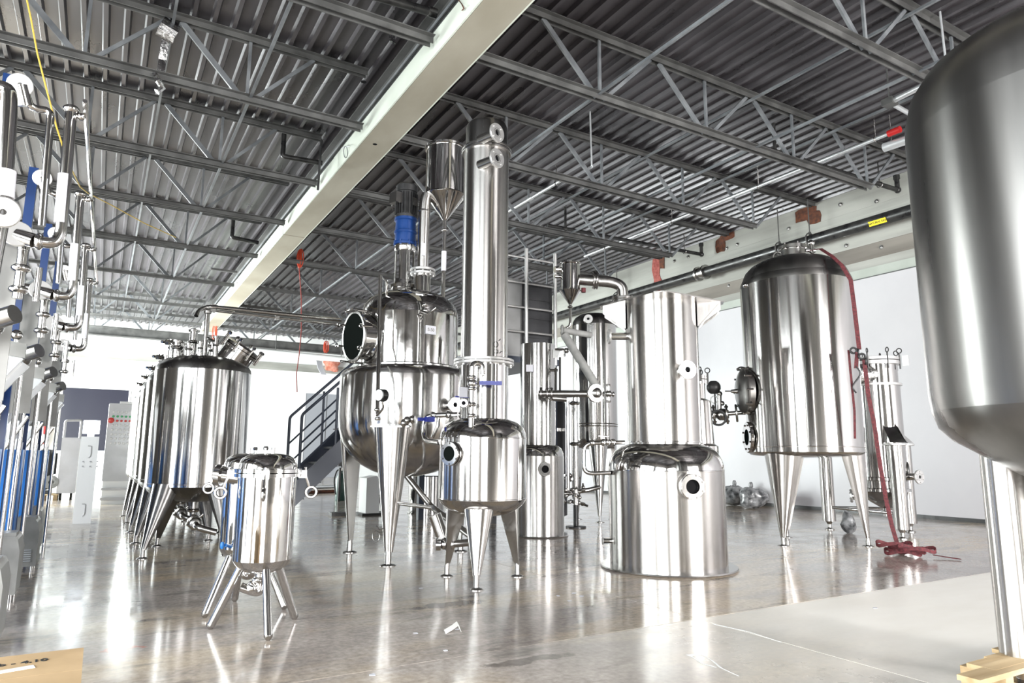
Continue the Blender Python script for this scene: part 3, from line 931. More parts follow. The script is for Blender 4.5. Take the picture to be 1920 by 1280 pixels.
pd = V((-0.93, -0.36, 0)).normalized()
po = V((RX, RY, 1.129)) + pd * 0.38
sp = make('sight_port', B().pipe(po, po + pd * 0.07, 0.085, 0.075, 28), 'mirror', r2)
b = B(); flange(b, po + pd * 0.02, pd, 0.105, 0.08, 0.018); flange(b, po + pd * 0.055, pd, 0.105, 0.065, 0.02, 6, 0.09, 0.008)
make('port_ring', b, 'tube', sp)
make('port_glass', B().lathe([(0.066, 0), (0.066, 0.004)], po + pd * 0.06, pd, 24), 'void', sp)
# valve tree on the dome
t0 = V((2.807, 5.438, 1.409))
x0 = t0.x; y0 = t0.y
def P2(px_z):
    return V((x0, y0, px_z))
b = B().cyl(P2(1.36), P2(1.86), 0.028, seg=14)
for z in (1.46, 1.56, 1.7, 1.8):
    clampjoint(b, P2(z), (0, 0, 1), 0.03, 0.035)
b.ball(P2(1.75), 0.045)
b.tube(bend([P2(1.84), P2(1.93), P2(1.93) + V((0.09, -0.02, 0.0)), P2(1.83) + V((0.1, -0.02, 0))], 0.06), 0.026, 12)
vt = make('valve_tree', b, 'tube', r2)
make('blue_lever', B().box(P2(1.75) + V((0.14, -0.09, 0)), (0.2, 0.03, 0.035), -0.45), 'navy', vt)
s0 = P2(1.56)
b = B().tube([s0, s0 + V((-0.09, -0.02, 0.0)), s0 + V((-0.13, -0.1, 0))], 0.024, 12, 0.03)
b.ball(s0 + V((-0.07, -0.01, 0)), 0.036)
make('side_branch', b, 'tube', vt)
f0 = s0 + V((-0.13, -0.1, 0)); fd = V((-0.45, -0.89, 0)).normalized()
make('open_end', flange(B(), f0, fd, 0.038, 0.018, 0.012), 'bright', vt)
make('end_bore', B().lathe([(0.018, 0), (0.018, 0.004)], f0 + fd * 0.002, fd, 14), 'bore', vt)
make('paper_tag', B().box((2.776, 5.544, 1.675), (0.095, 0.003, 0.09), 0.2), 'paper', vt)
make('tag_lever', B().box((2.764, 5.550, 1.631), (0.14, 0.012, 0.012), 0.2), 'navy', vt)
tp = V((RX, RY, 2.075)) + V((-0.09, -0.995, 0)).normalized() * 0.2235
tp2 = V((RX, RY, 0)) + (V((3.076, 5.498, 2.082)) - V((RX, RY, 0))).normalized() * 0.2235
td = V((0.02, -1, 0)).normalized()
tq = V((RX, RY, 2.075)) + td * 0.224
cw = make('chalk_mark', B().torus(tq + V((0.0, -0.001, 0.05)), td, 0.024, 0.0025, 18, 5).tube([tq + V((0.03, 0.0, 0.085)), tq + V((0.05, 0.004, 0.105))], 0.0025, 5).box(tq + V((0, 0, -0.03)), (0.05, 0.002, 0.004)).box(tq + V((0, 0, -0.0)), (0.05, 0.002, 0.004)).box(tq + V((-0.022, 0, -0.03)), (0.004, 0.002, 0.06)).box(tq + V((0.022, 0, -0.015)), (0.004, 0.002, 0.03)).tube([tq + V((0.04, 0.003, -0.03)), tq + V((0.06, 0.008, -0.01)), tq + V((0.075, 0.012, -0.01))], 0.0025, 5), 'ink', r2)
cw['label'] = 'hand-drawn black marker signs'

# ------------------------------------------------------------------ evaporator with bell base (centre right)
EX, EY = 5.12, 5.48
e1 = thing('bell_base_evaporator', 'wide bell-shaped base vessel with a broad column and square plate on top, front right', 'evaporator', (EX, EY, 0))
c0 = (EX, EY, 0)
make('base_ring', B().lathe([(0.59, 0.0), (0.685, 0.0), (0.69, 0.012), (0.685, 0.024), (0.59, 0.024)], c0, seg=80, loop=True), 'cast', e1)
make('base_shell', B().lathe([(0.592, 0.02), (0.592, 0.975)], c0, seg=80), 'brushed', e1)
make('shoulder', B().lathe([(0.592, 0.975), (0.588, 1.03), (0.567, 1.10), (0.525, 1.165), (0.465, 1.21), (0.395, 1.235), (0.38, 1.24)], c0, seg=80), 'mirror', e1)
make('shoulder_seam', B().lathe([(0.591, 0.968), (0.595, 0.972), (0.595, 0.978), (0.591, 0.982)], c0, seg=80), 'tube', e1)
make('collar', B().lathe([(0.372, 1.20), (0.372, 1.262)], c0, seg=64).lathe([(0.37, 1.255), (0.388, 1.258), (0.388, 1.268), (0.37, 1.272)], c0, seg=64), 'tube', e1)
make('column', B().lathe([(0.382, 1.265), (0.382, 2.73)], c0, seg=72), 'brushed', e1)
vd = V((EX, EY, 0)).normalized(); vr = V((vd.y, -vd.x, 0))
qc = V((EX, EY, 2.73))
quad = [qc + vr * 0.72, qc + vd * 0.72, qc - vr * 0.72, qc - vd * 0.72]
def chamfer(q, t=0.09):
    out = []
    for i in range(4):
        a, b_, c_ = q[i - 1], q[i], q[(i + 1) % 4]
        out += [b_ + (a - b_) * t, b_ + (c_ - b_) * t]
    return out
tpk = make('top_plate', B().prism(chamfer(quad), (0, 0, 0.014)), 'brushed', e1)
for s in (vr, -vr, vd):
    p = qc + s * 0.375
    y = V((0, 0, 1)).cross(s)
    for k in (-0.11, 0.11):
        make('gusset', B().prism([p + y * k, p + s * 0.24 + y * k, p + s * 0.24 + y * k + V((0, 0, -0.09)), p + y * k + s * 0.0 + V((0, 0, -0.26))], y * 0.012), 'brushed', tpk)
    make('gusset_web', B().prism([p + s * 0.24 - y * 0.11, p + s * 0.24 + y * 0.12, p + s * 0.01 + y * 0.12 + V((0, 0, -0.25)), p + s * 0.01 - y * 0.11 + V((0, 0, -0.25))][::-1], V((0, 0, -0.008))), 'brushed', tpk)
nd = (vr * 0.12 - vd).normalized()
nozzle(e1, V((EX, EY, 1.972)) + (vr * 0.5 - vd * 0.86).normalized() * 0.35, (vr * 0.42 - vd * 0.9).normalized(), 0.17, 0.05, 0.095, 0.024, 4, 'column_nozzle', bore=0.6)
nozzle(e1, V((EX, EY, 2.392)) - vr * 0.37 - vd * 0.08, (-vr * 0.97 - vd * 0.25), 0.2, 0.04, 0.085, 0.024, 4, 'side_nozzle', bore=0.5)
nozzle(e1, V((EX, EY, 0.834)) + (vr * 0.36 - vd * 0.93).normalized() * 0.57, (vr * 0.36 - vd * 0.93), 0.12, 0.1, 0.122, 0.035, 8, 'viewing_port', 'mirror', 'tube', bore=0.68)
nozzle(e1, V((EX, EY, 0.257)) - vr * 0.56 - vd * 0.15, (-vr - vd * 0.3), 0.1, 0.025, 0.036, 0.012, 0, 'drain_stub', bore=0.5)
lp = [V((EX, EY, 1.30)) - vr * 0.36 - vd * 0.1, V((EX, EY, 1.30)) - vr * 0.85 - vd * 0.1, V((EX, EY, 0.93)) - vr * 0.85 - vd * 0.1, V((EX, EY, 0.93)) - vr * 0.55 - vd * 0.1]
lp = [V((4.683, 5.600, 1.256)), V((4.346, 5.865, 1.244)), V((4.343, 5.867, 0.932)), V((4.565, 5.697, 0.945))]
b = B().tube(bend(lp, 0.1, 6), 0.022, 14)
for p in ((4.590, 5.676, 1.256), (4.508, 5.741, 1.255), (4.417, 5.812, 1.249)):
    clampjoint(b, V(p), vr, 0.026, 0.05)
b.ball((4.547, 5.711, 1.256), 0.04)
by = make('bypass_pipe', b, 'tube', e1)
make('valve_lever', B().tube([(4.547, 5.711, 1.272), (4.517, 5.671, 1.315), (4.409, 5.692, 1.319)], 0.008, 6), 'cast', by)

# ------------------------------------------------------------------ second bell-base evaporator, behind the receiver
FX, FY = 5.47, 8.49
e2 = thing('bell_base_evaporator', 'bell-base vessel with a plain open-topped column, half hidden behind the receiver', 'evaporator', (FX, FY, 0))
c0 = (FX, FY, 0)
make('base_ring', B().lathe([(0.37, 0), (0.43, 0), (0.435, 0.01), (0.43, 0.02), (0.37, 0.02)], c0, seg=64, loop=True), 'cast', e2)
make('base_shell', B().lathe([(0.376, 0.02), (0.376, 1.105)], c0, seg=64), 'brushed', e2)
make('shoulder', B().lathe([(0.376, 1.105), (0.37, 1.15), (0.345, 1.21), (0.30, 1.25), (0.24, 1.27)], c0, seg=64), 'mirror', e2)
make('column', B().lathe([(0.26, 1.25), (0.26, 2.73), (0.252, 2.73), (0.252, 2.5)], c0, seg=52), 'polished', e2)
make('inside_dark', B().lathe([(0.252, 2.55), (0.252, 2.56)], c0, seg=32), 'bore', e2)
make('label_plate', B().box((5.219, 8.318, 2.352), (0.1, 0.004, 0.1), -0.5), 'paper', e2)
ev = V((FX, FY, 0)).normalized(); er_ = V((ev.y, -ev.x, 0))
nozzle(e2, V((FX, FY, 0.930)) + (er_ * 0.22 - ev).normalized() * 0.36, (er_ * 0.3 - ev), 0.09, 0.075, 0.1, 0.025, 8, 'viewing_port', 'mirror', 'tube', bore=0.7)
make('rim_bracket', B().prism([(5.545, 8.322, 2.650), (5.700, 8.217, 2.650), (5.661, 8.244, 2.547), (5.583, 8.296, 2.508), (5.544, 8.322, 2.516)], -ev * 0.03), 'white', e2)
# horizontal header with flanges, diagonal wrapped pipe
b = B().tube([(5.210, 8.064, 1.964), (5.920, 7.558, 1.963)], 0.05, 16)
for x_ in ((5.222, 8.055, 1.964), (5.297, 8.007, 1.965), (5.346, 7.974, 1.965)):
    flange(b, x_, er_, 0.09, 0.03, 0.03, 8, 0.075, 0.008)
b.tube([(5.345, 7.999, 1.907), (5.558, 7.889, 1.894)], 0.04, 12)
hd = make('header_pipe', b, 'cast', e2)
flange(bb := B(), (5.802, 7.548, 1.964), (-ev + er_ * 0.4), 0.13, 0.07, 0.04, 8, 0.11, 0.01)
bb.ball((5.820, 7.572, 1.967), 0.1)
make('elbow_flange', bb, 'cast', hd)
make('wrapped_pipe', B().tube([(5.567, 7.943, 2.819), (5.892, 7.604, 2.039)], 0.06, 16), 'greywrap', hd)
b = B().tube([(5.584, 7.993, 2.890), (5.993, 7.880, 2.842)], 0.045, 14)
flange(b, (5.558, 8.010, 2.891), er_, 0.08, 0.03, 0.03, 6)
make('wrapped_branch', b, 'greywrap', hd)
b = B().ball((5.932, 7.420, 1.954), 0.05)
for q in ((5.933, 7.419, 2.071), (5.931, 7.422, 1.852), (5.982, 7.380, 1.946)):
    b.cyl((5.932, 7.420, 1.954), q, 0.022)
    clampjoint(b, V(q), V(q) - V((5.932, 7.420, 1.954)), 0.026, 0.03)
make('cross_fitting', b, 'tube', hd)
b = B().tube([(5.629, 8.144, 2.517), (5.514, 7.981, 1.996)], 0.016, 8).tube([(5.578, 8.179, 2.362), (5.464, 8.015, 1.974)], 0.02, 8).tube([(5.501, 8.231, 2.331), (5.603, 8.162, 2.331)], 0.02, 8)
b.tube(bend([(5.579, 8.178, 2.635), (5.623, 8.026, 2.619), (5.623, 8.027, 2.518)], 0.03), 0.018, 8).ball((5.648, 8.009, 2.603), 0.04)
make('gauge_pipes', b, 'cast', e2)

# ------------------------------------------------------------------ tall vessel behind, on cone legs
BX, BY = 7.62, 9.92
bv = thing('domed_column_vessel', 'tall domed cylinder vessel on cone legs, behind the wide evaporator column', 'vessel', (BX, BY, 0))
c0 = (BX, BY, 0)
make('shell', B().lathe([(0, 1.22), (0.2, 1.23), (0.34, 1.27), (0.39, 1.34), (0.4, 1.42), (0.4, 3.45)], c0, seg=56), 'polished', bv)
make('dome', B().lathe([(0.4, 3.45), (0.39, 3.53), (0.35, 3.6), (0.26, 3.66), (0.1, 3.69), (0, 3.69)], c0, seg=48), 'dull', bv)
bd = V((BX, BY, 0)).normalized()
for ad in (-2.35, -0.25, 1.85):
    cone_leg(bv, (BX, BY), math.atan2(bd.y, bd.x) + ad + 0.25 - 0.9, 0.36, 1.33, 0.17, 0.36, 0.1, 0.03, 0.8, 'polished', 0.08)
nozzle(bv, V((BX, BY, 3.5)) + V((-0.8, -0.6, 0)).normalized() * 0.38, V((-0.6, -0.8, 0)), 0.15, 0.04, 0.08, 0.02, 4, 'dome_nozzle')
make('lifting_lug', B().torus((7.253, 9.686, 3.496), (0.5, -0.8, 0), 0.05, 0.014, 16, 6), 'cast', bv)
b = B()
for z in (1.62, 1.66):
    b.lathe([(0.401, z), (0.41, z + 0.01), (0.401, z + 0.02)], c0, seg=48)
make('weld_seam', b, 'tube', bv)

# cone hopper with the wide elbow, on top of the platform side
h2 = thing('vapour_hopper', 'small cone-bottomed steel hopper with a wide elbow pipe on its right', 'hopper', (5.961, 8.277, 3.331))
hc2 = V((5.930, 8.299, 3.620)); hc2.z = 0
z0 = 3.579; z1 = 3.979; z2 = 3.364
make('hopper_body', B().lathe([(0.155, z0), (0.15, z0 + 0.03), (0.15, z1), (0.165, z1 + 0.01), (0.165, z1 + 0.03), (0, z1 + 0.04)], hc2, seg=36), 'mirror', h2)
make('hopper_cone', B().lathe([(0.02, z2), (0.165, z0 - 0.005), (0.155, z0)], hc2, seg=36), 'mirror', h2)
b = B().tube(bend([hc2 + V((0, 0, z2)), hc2 + V((0, 0, 3.028)), V((5.841, 8.362, 2.980))], 0.08), 0.022, 10)
b.lathe([(0.022, 3.306), (0.04, 3.315), (0.04, 3.290 + 0.05), (0.022, 3.290 + 0.06)], hc2, seg=12)
make('drain_pipe', b, 'tube', h2)
el = B().tube(bend([(6.065, 8.263, 3.764), (6.576, 7.862, 3.697), (6.585, 7.855, 3.449), (6.583, 7.857, 3.326)], 0.26, 8), 0.085, 20)
make('elbow_pipe', el, 'brushed', h2)
bb = B()
flange(bb, (6.239, 8.132, 3.751), er_, 0.14, 0.06, 0.03, 8, 0.12, 0.012)
flange(bb, (6.271, 8.108, 3.750), er_, 0.14, 0.06, 0.03, 0)
make('pipe_flange', bb, 'cast', h2)
make('red_plug', B().cyl((6.092, 8.181, 3.551), (6.093, 8.180, 3.617), 0.035, seg=12), 'strap', h2)
bb = B()
flange(bb, V((6.584, 7.855, 3.424)), (0, 0, 1), 0.18, 0.07, 0.04, 8, 0.15, 0.014)
flange(bb, V((6.584, 7.856, 3.375)), (0, 0, 1), 0.18, 0.07, 0.04, 0)
bb.lathe([(0.12, -0.35), (0.12, 0)], V((6.584, 7.856, 3.375)), seg=24)
make('flange_pair', bb, 'cast', h2)
b = B().tube([(5.833, 8.368, 3.914), (5.711, 8.391, 3.902)], 0.05, 12)
flange(b, (5.806, 8.386, 3.915), er_, 0.075, 0.03, 0.02, 0)
b.tube([(5.832, 8.368, 3.805), (5.711, 8.391, 3.794)], 0.03, 12)
make('side_stub', b, 'tube', h2)
# ------------------------------------------------------------------ right tank with the strap
TX, TY = 8.19, 6.06
rt = thing('dished_head_tank', 'large upright three-legged tank with a dished lid and a maroon strap, near the right wall', 'tank', (TX, TY, 0))
c0 = (TX, TY, 0)
make('bottom', B().lathe([(0, 1.10), (0.4, 1.115), (0.62, 1.13), (0.70, 1.145), (0.735, 1.18)], c0, seg=72), 'mirror', rt)
make('shell', B().lathe([(0.735, 1.18), (0.735, 3.46)], c0, seg=80), 'polished', rt)
make('bottom_seam', B().lathe([(0.734, 1.24), (0.739, 1.245), (0.739, 1.252), (0.734, 1.257)], c0, seg=72), 'tube', rt)
make('dished_head', B().lathe([(0.735, 3.46), (0.732, 3.50), (0.71, 3.555), (0.70, 3.56), (0.692, 3.60), (0.66, 3.67), (0.59, 3.745), (0.48, 3.81), (0.33, 3.86), (0.16, 3.885), (0, 3.89)], c0, seg=72), 'dull', rt)
for f in ((7.60, 6.03), (8.526, 5.477), (8.43, 6.62)):
    a = math.atan2(f[1] - TY, f[0] - TX)
    cone_leg(rt, (TX, TY), a, 0.55, 1.16, 0.25, math.hypot(f[0] - TX, f[1] - TY), 0.1, 0.038, 1.1, 'brushed', 0.07)
tv = V((TX, TY, 0)).normalized(); tr = V((tv.y, -tv.x, 0))
nk = B().lathe([(0.16, 3.87), (0.16, 4.0), (0.19, 4.005), (0.19, 4.05), (0.1, 4.06), (0, 4.06)], V(c0), seg=28)
for k in range(6):
    t = 2 * PI * k / 6
    nk.cyl(V((TX + 0.17 * math.cos(t), TY + 0.17 * math.sin(t), 3.99)), V((TX + 0.17 * math.cos(t), TY + 0.17 * math.sin(t), 4.08)), 0.013, seg=6)
make('top_nozzle', nk, 'cast', rt)
make('lifting_eye', B().torus(V((TX, TY, 3.93)) - tr * 0.2, tv, 0.06, 0.014, 16, 6), 'cast', rt)
p = V((TX, TY, 3.86)) + tr * 0.24 - tv * 0.2
make('top_valve', B().cyl(p, p + V((0, 0, 0.16)), 0.03).ball(p + V((0, 0, 0.16)), 0.045).cyl(p + V((-0.08, 0.04, 0.05)), p + V((0.04, -0.02, 0.05)), 0.028), 'tube', rt)
make('corner_lug', B().ball(V((TX, TY, 3.46)) - tr * 0.63 - tv * 0.38, 0.04), 'tube', rt)
# manway with dished cover, facing left
mo = V((7.662, 6.580, 2.002)); md = (-tr * 0.94 - tv * 0.34).normalized()
mo = V((TX, TY, mo.z)) + md * 0.70
mw = make('side_manway', B().pipe(mo, mo + md * 0.07, 0.3, 0.29, 36), 'cast', rt)
make('manway_cover', B().lathe([(0.31, 0.07), (0.31, 0.09), (0.27, 0.12), (0.18, 0.155), (0.08, 0.17), (0, 0.172)], mo, md, 36), 'dull', mw)
make('cover_knob', B().cyl(mo + md * 0.17, mo + md * 0.25, 0.035, 0.02, 12).cyl(mo + md * 0.25, mo + md * 0.33, 0.01, seg=8), 'cast', mw)
u_, v_, _ = basis(md)
b = B()
for k in range(10):
    t = 2 * PI * k / 10
    q = mo + md * 0.04 + (u_ * math.cos(t) + v_ * math.sin(t)) * 0.32
    b.cyl(q, q + md * 0.09, 0.014, seg=6)
make('cover_bolts', b, 'cast', mw)['kind'] = 'stuff'
make('cover_handle', B().tube(bend([mo + V((0, 0, 0.3)), mo + md * 0.1 + V((0, 0, 0.34)), mo + md * 0.16 + V((0, 0, 0.3))], 0.04), 0.012, 8), 'cast', mw)
po = V((TX, TY, 1.376)) + md * 0.72
sp = make('sight_port', flange(B(), po, md, 0.21, 0.11, 0.05, 8, 0.17, 0.014), 'mirror', rt)
make('port_glass', B().lathe([(0.112, 0), (0.112, 0.006)], po + md * 0.03, md, 24), 'void', sp)
# side valve line with ball gauge and hand wheel
a, c_ = V((7.654, 6.590, 1.721)), V((7.378, 6.898, 1.696))
ax = (c_ - a).normalized()
b = B().cyl(a, c_, 0.03)
flange(b, V((7.593, 6.660, 1.714)), ax, 0.125, 0.02, 0.03, 0)
flange(b, V((7.508, 6.755, 1.701)), ax, 0.14, 0.02, 0.03, 8, 0.11, 0.012)
flange(b, V((7.392, 6.882, 1.696)), ax, 0.14, 0.02, 0.03, 8, 0.11, 0.012)
b.ball((7.456, 6.814, 1.695), 0.09)
vl = make('side_valve', b, 'cast', rt)
make('hand_wheel', B().torus((7.310, 6.750, 1.643), tv, 0.1, 0.015, 20, 6), 'black', vl)
make('black_ball_gauge', B().ball((7.388, 6.887, 2.078), 0.1).cyl((7.396, 6.878, 2.010), (7.399, 6.875, 1.748), 0.012, seg=8), 'black', vl)
b = B().tube([(7.433, 6.838, 1.762), (7.439, 6.831, 1.971)], 0.03, 10).ball((7.440, 6.831, 1.986), 0.04).ball((7.460, 6.809, 1.851), 0.035)
b.torus((7.388, 6.886, 1.905), tv, 0.05, 0.008, 16, 6)
make('gauge_stem', b, 'cast', vl)

# ratchet strap over that tank, ending in a loose heap on the floor
st = thing('ratchet_strap', 'maroon ratchet strap slung over the right tank and trailing to a heap on the floor', 'strap', (7.978, 4.673, 0.000))
sr = tr * 0.05
make('upper_webbing', B().ribbon([(8.078, 5.723, 3.886), (8.076, 5.551, 3.871), (8.002, 5.339, 3.703), (7.976, 5.197, 3.543), (7.992, 5.100, 3.327), (7.983, 5.076, 3.011), (7.981, 5.060, 2.669), (7.977, 5.048, 2.432)], sr, 0.004), 'strap', st)
b = B()
pts = [V((7.925, 5.092, 2.420)), V((7.936, 5.038, 2.394)), V((7.956, 5.007, 2.339)), V((7.975, 4.976, 2.277))]
for i, p in enumerate(pts):
    b.torus(p, (tr if i % 2 else tv), 0.035, 0.012, 12, 6)
rb = make('ratchet_chain', b, 'black', st)
rb['kind'] = 'stuff'
make('hanging_loop', B().ribbon([(7.938, 5.053, 2.396), (7.924, 5.075, 2.199)], sr * 0.9, 0.006), 'strap', st)
hk = V((7.922, 5.078, 2.133))
hook = [hk + tr * (0.045 * math.sin(t * 1.0)) * (1 if t < PI else 1) + V((0, 0, 0.09 - 0.055 * t)) for t in [k * 2 * PI / 16 * 0.95 for k in range(17)]]
make('s_hook', B().tube(hook, 0.01, 8), 'black', st)
make('left_tail', B().ribbon([(7.923, 5.114, 2.402), (7.921, 5.153, 2.434), (7.906, 5.140, 2.204), (7.909, 5.136, 2.005), (7.913, 5.130, 1.678), (7.903, 5.144, 1.341)], sr * 0.55, 0.004), 'strap', st)
make('lower_webbing', B().ribbon([(7.967, 4.988, 2.311), (8.018, 5.002, 1.870), (8.082, 4.993, 1.483), (8.138, 4.997, 1.036), (8.198, 4.995, 0.625), (8.236, 4.972, 0.314), (8.243, 4.920, 0.073), (8.225, 4.853, -0.009)], sr * 0.95, 0.004), 'strap', st)
hp0 = V((8.129, 4.686, 0.000))
pr = random.Random(3)
for k in range(4):
    loop = []
    cx_, cy_ = pr.uniform(-0.18, 0.16), pr.uniform(-0.1, 0.1)
    n = 18
    for i in range(n + 1):
        t = 2 * PI * i / n * 0.97 + k
        loop.append(hp0 + tr * (cx_ + 0.19 * math.cos(t)) + tv * (cy_ + 0.1 * math.sin(t)) + V((0, 0, 0.045 + 0.025 * k + 0.02 * math.sin(3 * t))))
    make('webbing_coil', B().ribbon(loop, (0, 0, 0.04), 0.004), 'strap', st)
make('webbing_end', B().ribbon([hp0 + tr * 0.2 + V((0, 0, 0.03)), hp0 + tr * 0.32 - tv * 0.05 + V((0, 0, 0.02)), hp0 + tr * 0.45 - tv * 0.1 + V((0, 0, 0.012))], tv * 0.06, 0.003), 'strap', st)

# ------------------------------------------------------------------ filter vessel on posts behind that tank
GX, GY = 9.98, 6.09
ft = thing('filter_vessel', 'slim clamp-lid filter vessel hung between round posts, against the right wall', 'vessel', (GX, GY, 0))
c0 = (GX, GY, 0)
gv = V((GX, GY, 0)).normalized(); gr = V((gv.y, -gv.x, 0))
def gz(py):
    return 0
z_top, z_ring, z_low, z_b, z_tip = 2.618, 2.184, 0.840, 0.593, 0.363
make('shell', B().lathe([(0.315, z_low), (0.315, z_ring)], c0, seg=52), 'polished', ft)
make('neck', B().lathe([(0.30, z_ring), (0.30, z_top - 0.12)], c0, seg=48), 'polished', ft)
b = B().lathe([(0.3, z_ring - 0.02), (0.345, z_ring - 0.015), (0.345, z_ring + 0.015), (0.3, z_ring + 0.02)], c0, seg=48)
b.lathe([(0.3, z_top - 0.14), (0.345, z_top - 0.135), (0.345, z_top - 0.085), (0.3, z_top - 0.08)], c0, seg=48)
b.lathe([(0.345, z_top - 0.07), (0.345, z_top - 0.03), (0.3, z_top - 0.02), (0, z_top)], c0, seg=48)
make('lid_flange', b, 'bright', ft)
for k in range(8):
    t = 2 * PI * k / 8 + 0.3
    q = V((GX + 0.345 * math.cos(t), GY + 0.345 * math.sin(t), z_top - 0.07))
    b = B().cyl(q - V((0, 0, 0.14)), q + V((0, 0, 0.1)), 0.013, seg=6)
    b.torus(q + V((0, 0, 0.13)), (math.sin(t), -math.cos(t), 0), 0.035, 0.008, 12, 5)
    make('swing_clamp', b, 'black', ft)
make('bottom_band', B().lathe([(0.315, z_low), (0.35, z_low - 0.01), (0.35, z_low - 0.05), (0.32, z_low - 0.06), (0.32, z_low - 0.16), (0.35, z_low - 0.17), (0.35, z_low - 0.21), (0.31, z_low - 0.22)], c0, seg=48), 'mirror', ft)
make('bottom_cone', B().lathe([(0.31, z_low - 0.22), (0.28, z_b - 0.04), (0.2, z_b - 0.12), (0.05, z_tip + 0.02), (0.05, z_tip - 0.09), (0.03, z_tip - 0.09)], c0, seg=44), 'cast', ft)
for i, f in enumerate(((9.967, 7.021), (9.734, 5.732), (10.75, 6.2))):
    q = V((f[0], f[1], 0)); zz = 1.307
    pz = (1.32, zz, 1.32)[i]
    lg = make('leg', B().lathe([(0.015, 0.05), (0.05, 0.12), (0.1, 0.13), (0.1, pz)], q, seg=24), 'brushed', ft)
    make('foot', B().lathe([(0.07, 0), (0.07, 0.012), (0.03, 0.03), (0.03, 0.13)], q, seg=16), 'cast', lg)
    flange(b := B(), q + V((0, 0, pz - 0.02)), (0, 0, 1), 0.15, 0.05, 0.03, 0)
    make('post_flange', b, 'bright', lg)
    to = (V((GX, GY, 0)) - q); to.z = 0
    dd = to.normalized()
    e0 = q + V((0, 0, pz + 0.02)); e1 = V((GX, GY, 0)) - dd * 0.3; e1.z = pz + 0.32
    wv = V((-dd.y, dd.x, 0)) * 0.11
    make('bracket', B().skin([[e0 - wv - dd * 0.1, e0 + wv - dd * 0.1, e0 + wv + dd * 0.1, e0 - wv + dd * 0.1], [e1 - wv * 0.8 - V((0, 0, 0.06)), e1 + wv * 0.8 - V((0, 0, 0.06)), e1 + wv * 0.8 + V((0, 0, 0.0)), e1 - wv * 0.8]]), 'mirror', lg)
b = B().tube([(9.967, 7.021, 0.34), (9.734, 5.732, 0.34)], 0.022, 10).tube([(9.734, 5.732, 0.34), (10.75, 6.2, 0.34)], 0.022, 10).tube([(10.75, 6.2, 0.34), (9.967, 7.021, 0.34)], 0.022, 10)
make('cross_brace', b, 'tube', ft)
q = V((9.703, 6.078, 2.331))
b = B().cyl(q + gv * 0.1 + gr * 0.15, q - gr * 0.12 - gv * 0.1, 0.14, seg=28)
for k in range(4):
    b.lathe([(0.14, -0.008), (0.152, 0), (0.14, 0.008)], q + (gv * 0.1 + gr * 0.15) * (0.6 - k * 0.35), gr * 0.6 + gv * 0.4, 24)
make('corrugated_inlet', b, 'foil', ft)
nozzle(ft, V((10.116, 5.879, 0.845)), (gr * 0.8 - gv * 0.6), 0.26, 0.05, 0.1, 0.025, 6, 'side_nozzle', bore=0.5)
make('round_cover', B().lathe([(0.1, 0), (0.13, 0.02), (0.13, 0.04), (0, 0.06)], (10.179, 5.869, 0.928), gr, 24), 'dull', ft)
nozzle(ft, V((GX, GY, 0.55)) - gr * 0.3, -gr, 0.16, 0.06, 0.1, 0.03, 6, 'left_nozzle', bore=0.5)
q = V((9.712, 6.524, 0.461))
bag = single('plastic_wrap', B().ball(q + V((0, 0, 0.1)), 0.2, 18, (0.55, 0.55, 0.75)), 'plastic', 'crumpled clear plastic wrap bundled at the foot of the slim filter vessel', 'plastic')
for v in bag.data.vertices:
    v.co *= 1 + 0.22 * math.sin(31 * v.co.x + 17 * v.co.z) * math.cos(23 * v.co.y + 9 * v.co.z)
bag.location.z = 0.002 + max(0, -min(v.co.z for v in bag.data.vertices))

# narrow vessel half hidden behind the wide evaporator
NX, NY = (6.350, 6.236, 1.742)[:2]
nf = thing('narrow_vessel', 'narrow vessel with a clamped lid, mostly hidden behind the wide evaporator column', 'vessel', (NX, NY, 0))
c0 = (NX, NY, 0)
za, zb_, zl = 1.794, 2.007, 2.161
make('shell', B().lathe([(0.25, 0.5), (0.262, 0.54), (0.262, 1.24), (0.215, 1.27), (0.195, za - 0.03), (0.19, za)], c0, seg=40), 'brushed', nf)
make('neck', B().lathe([(0.19, za), (0.13, za + 0.03), (0.13, zb_)], c0, seg=36), 'brushed', nf)
make('lid', B().lathe([(0.165, zb_), (0.165, zb_ + 0.05), (0.15, zb_ + 0.055), (0.165, zb_ + 0.06), (0.165, zb_ + 0.1), (0, zb_ + 0.12)], c0, seg=36), 'tube', nf)
for k in range(6):
    t = 2 * PI * k / 6 + 0.2
    q = V((NX + 0.165 * math.cos(t), NY + 0.165 * math.sin(t), zb_ + 0.02))
    make('lid_clamp', B().cyl(q, q + V((0, 0, 0.12)), 0.012, seg=6).torus(q + V((0, 0, 0.15)), (math.sin(t), -math.cos(t), 0), 0.03, 0.007, 12, 5), 'black', nf)
for k in range(3):
    t = 2 * PI * k / 3
    make('leg', B().cyl((NX + 0.18 * math.cos(t), NY + 0.18 * math.sin(t), 0), (NX + 0.18 * math.cos(t), NY + 0.18 * math.sin(t), 0.55), 0.035, seg=12), 'tube', nf)

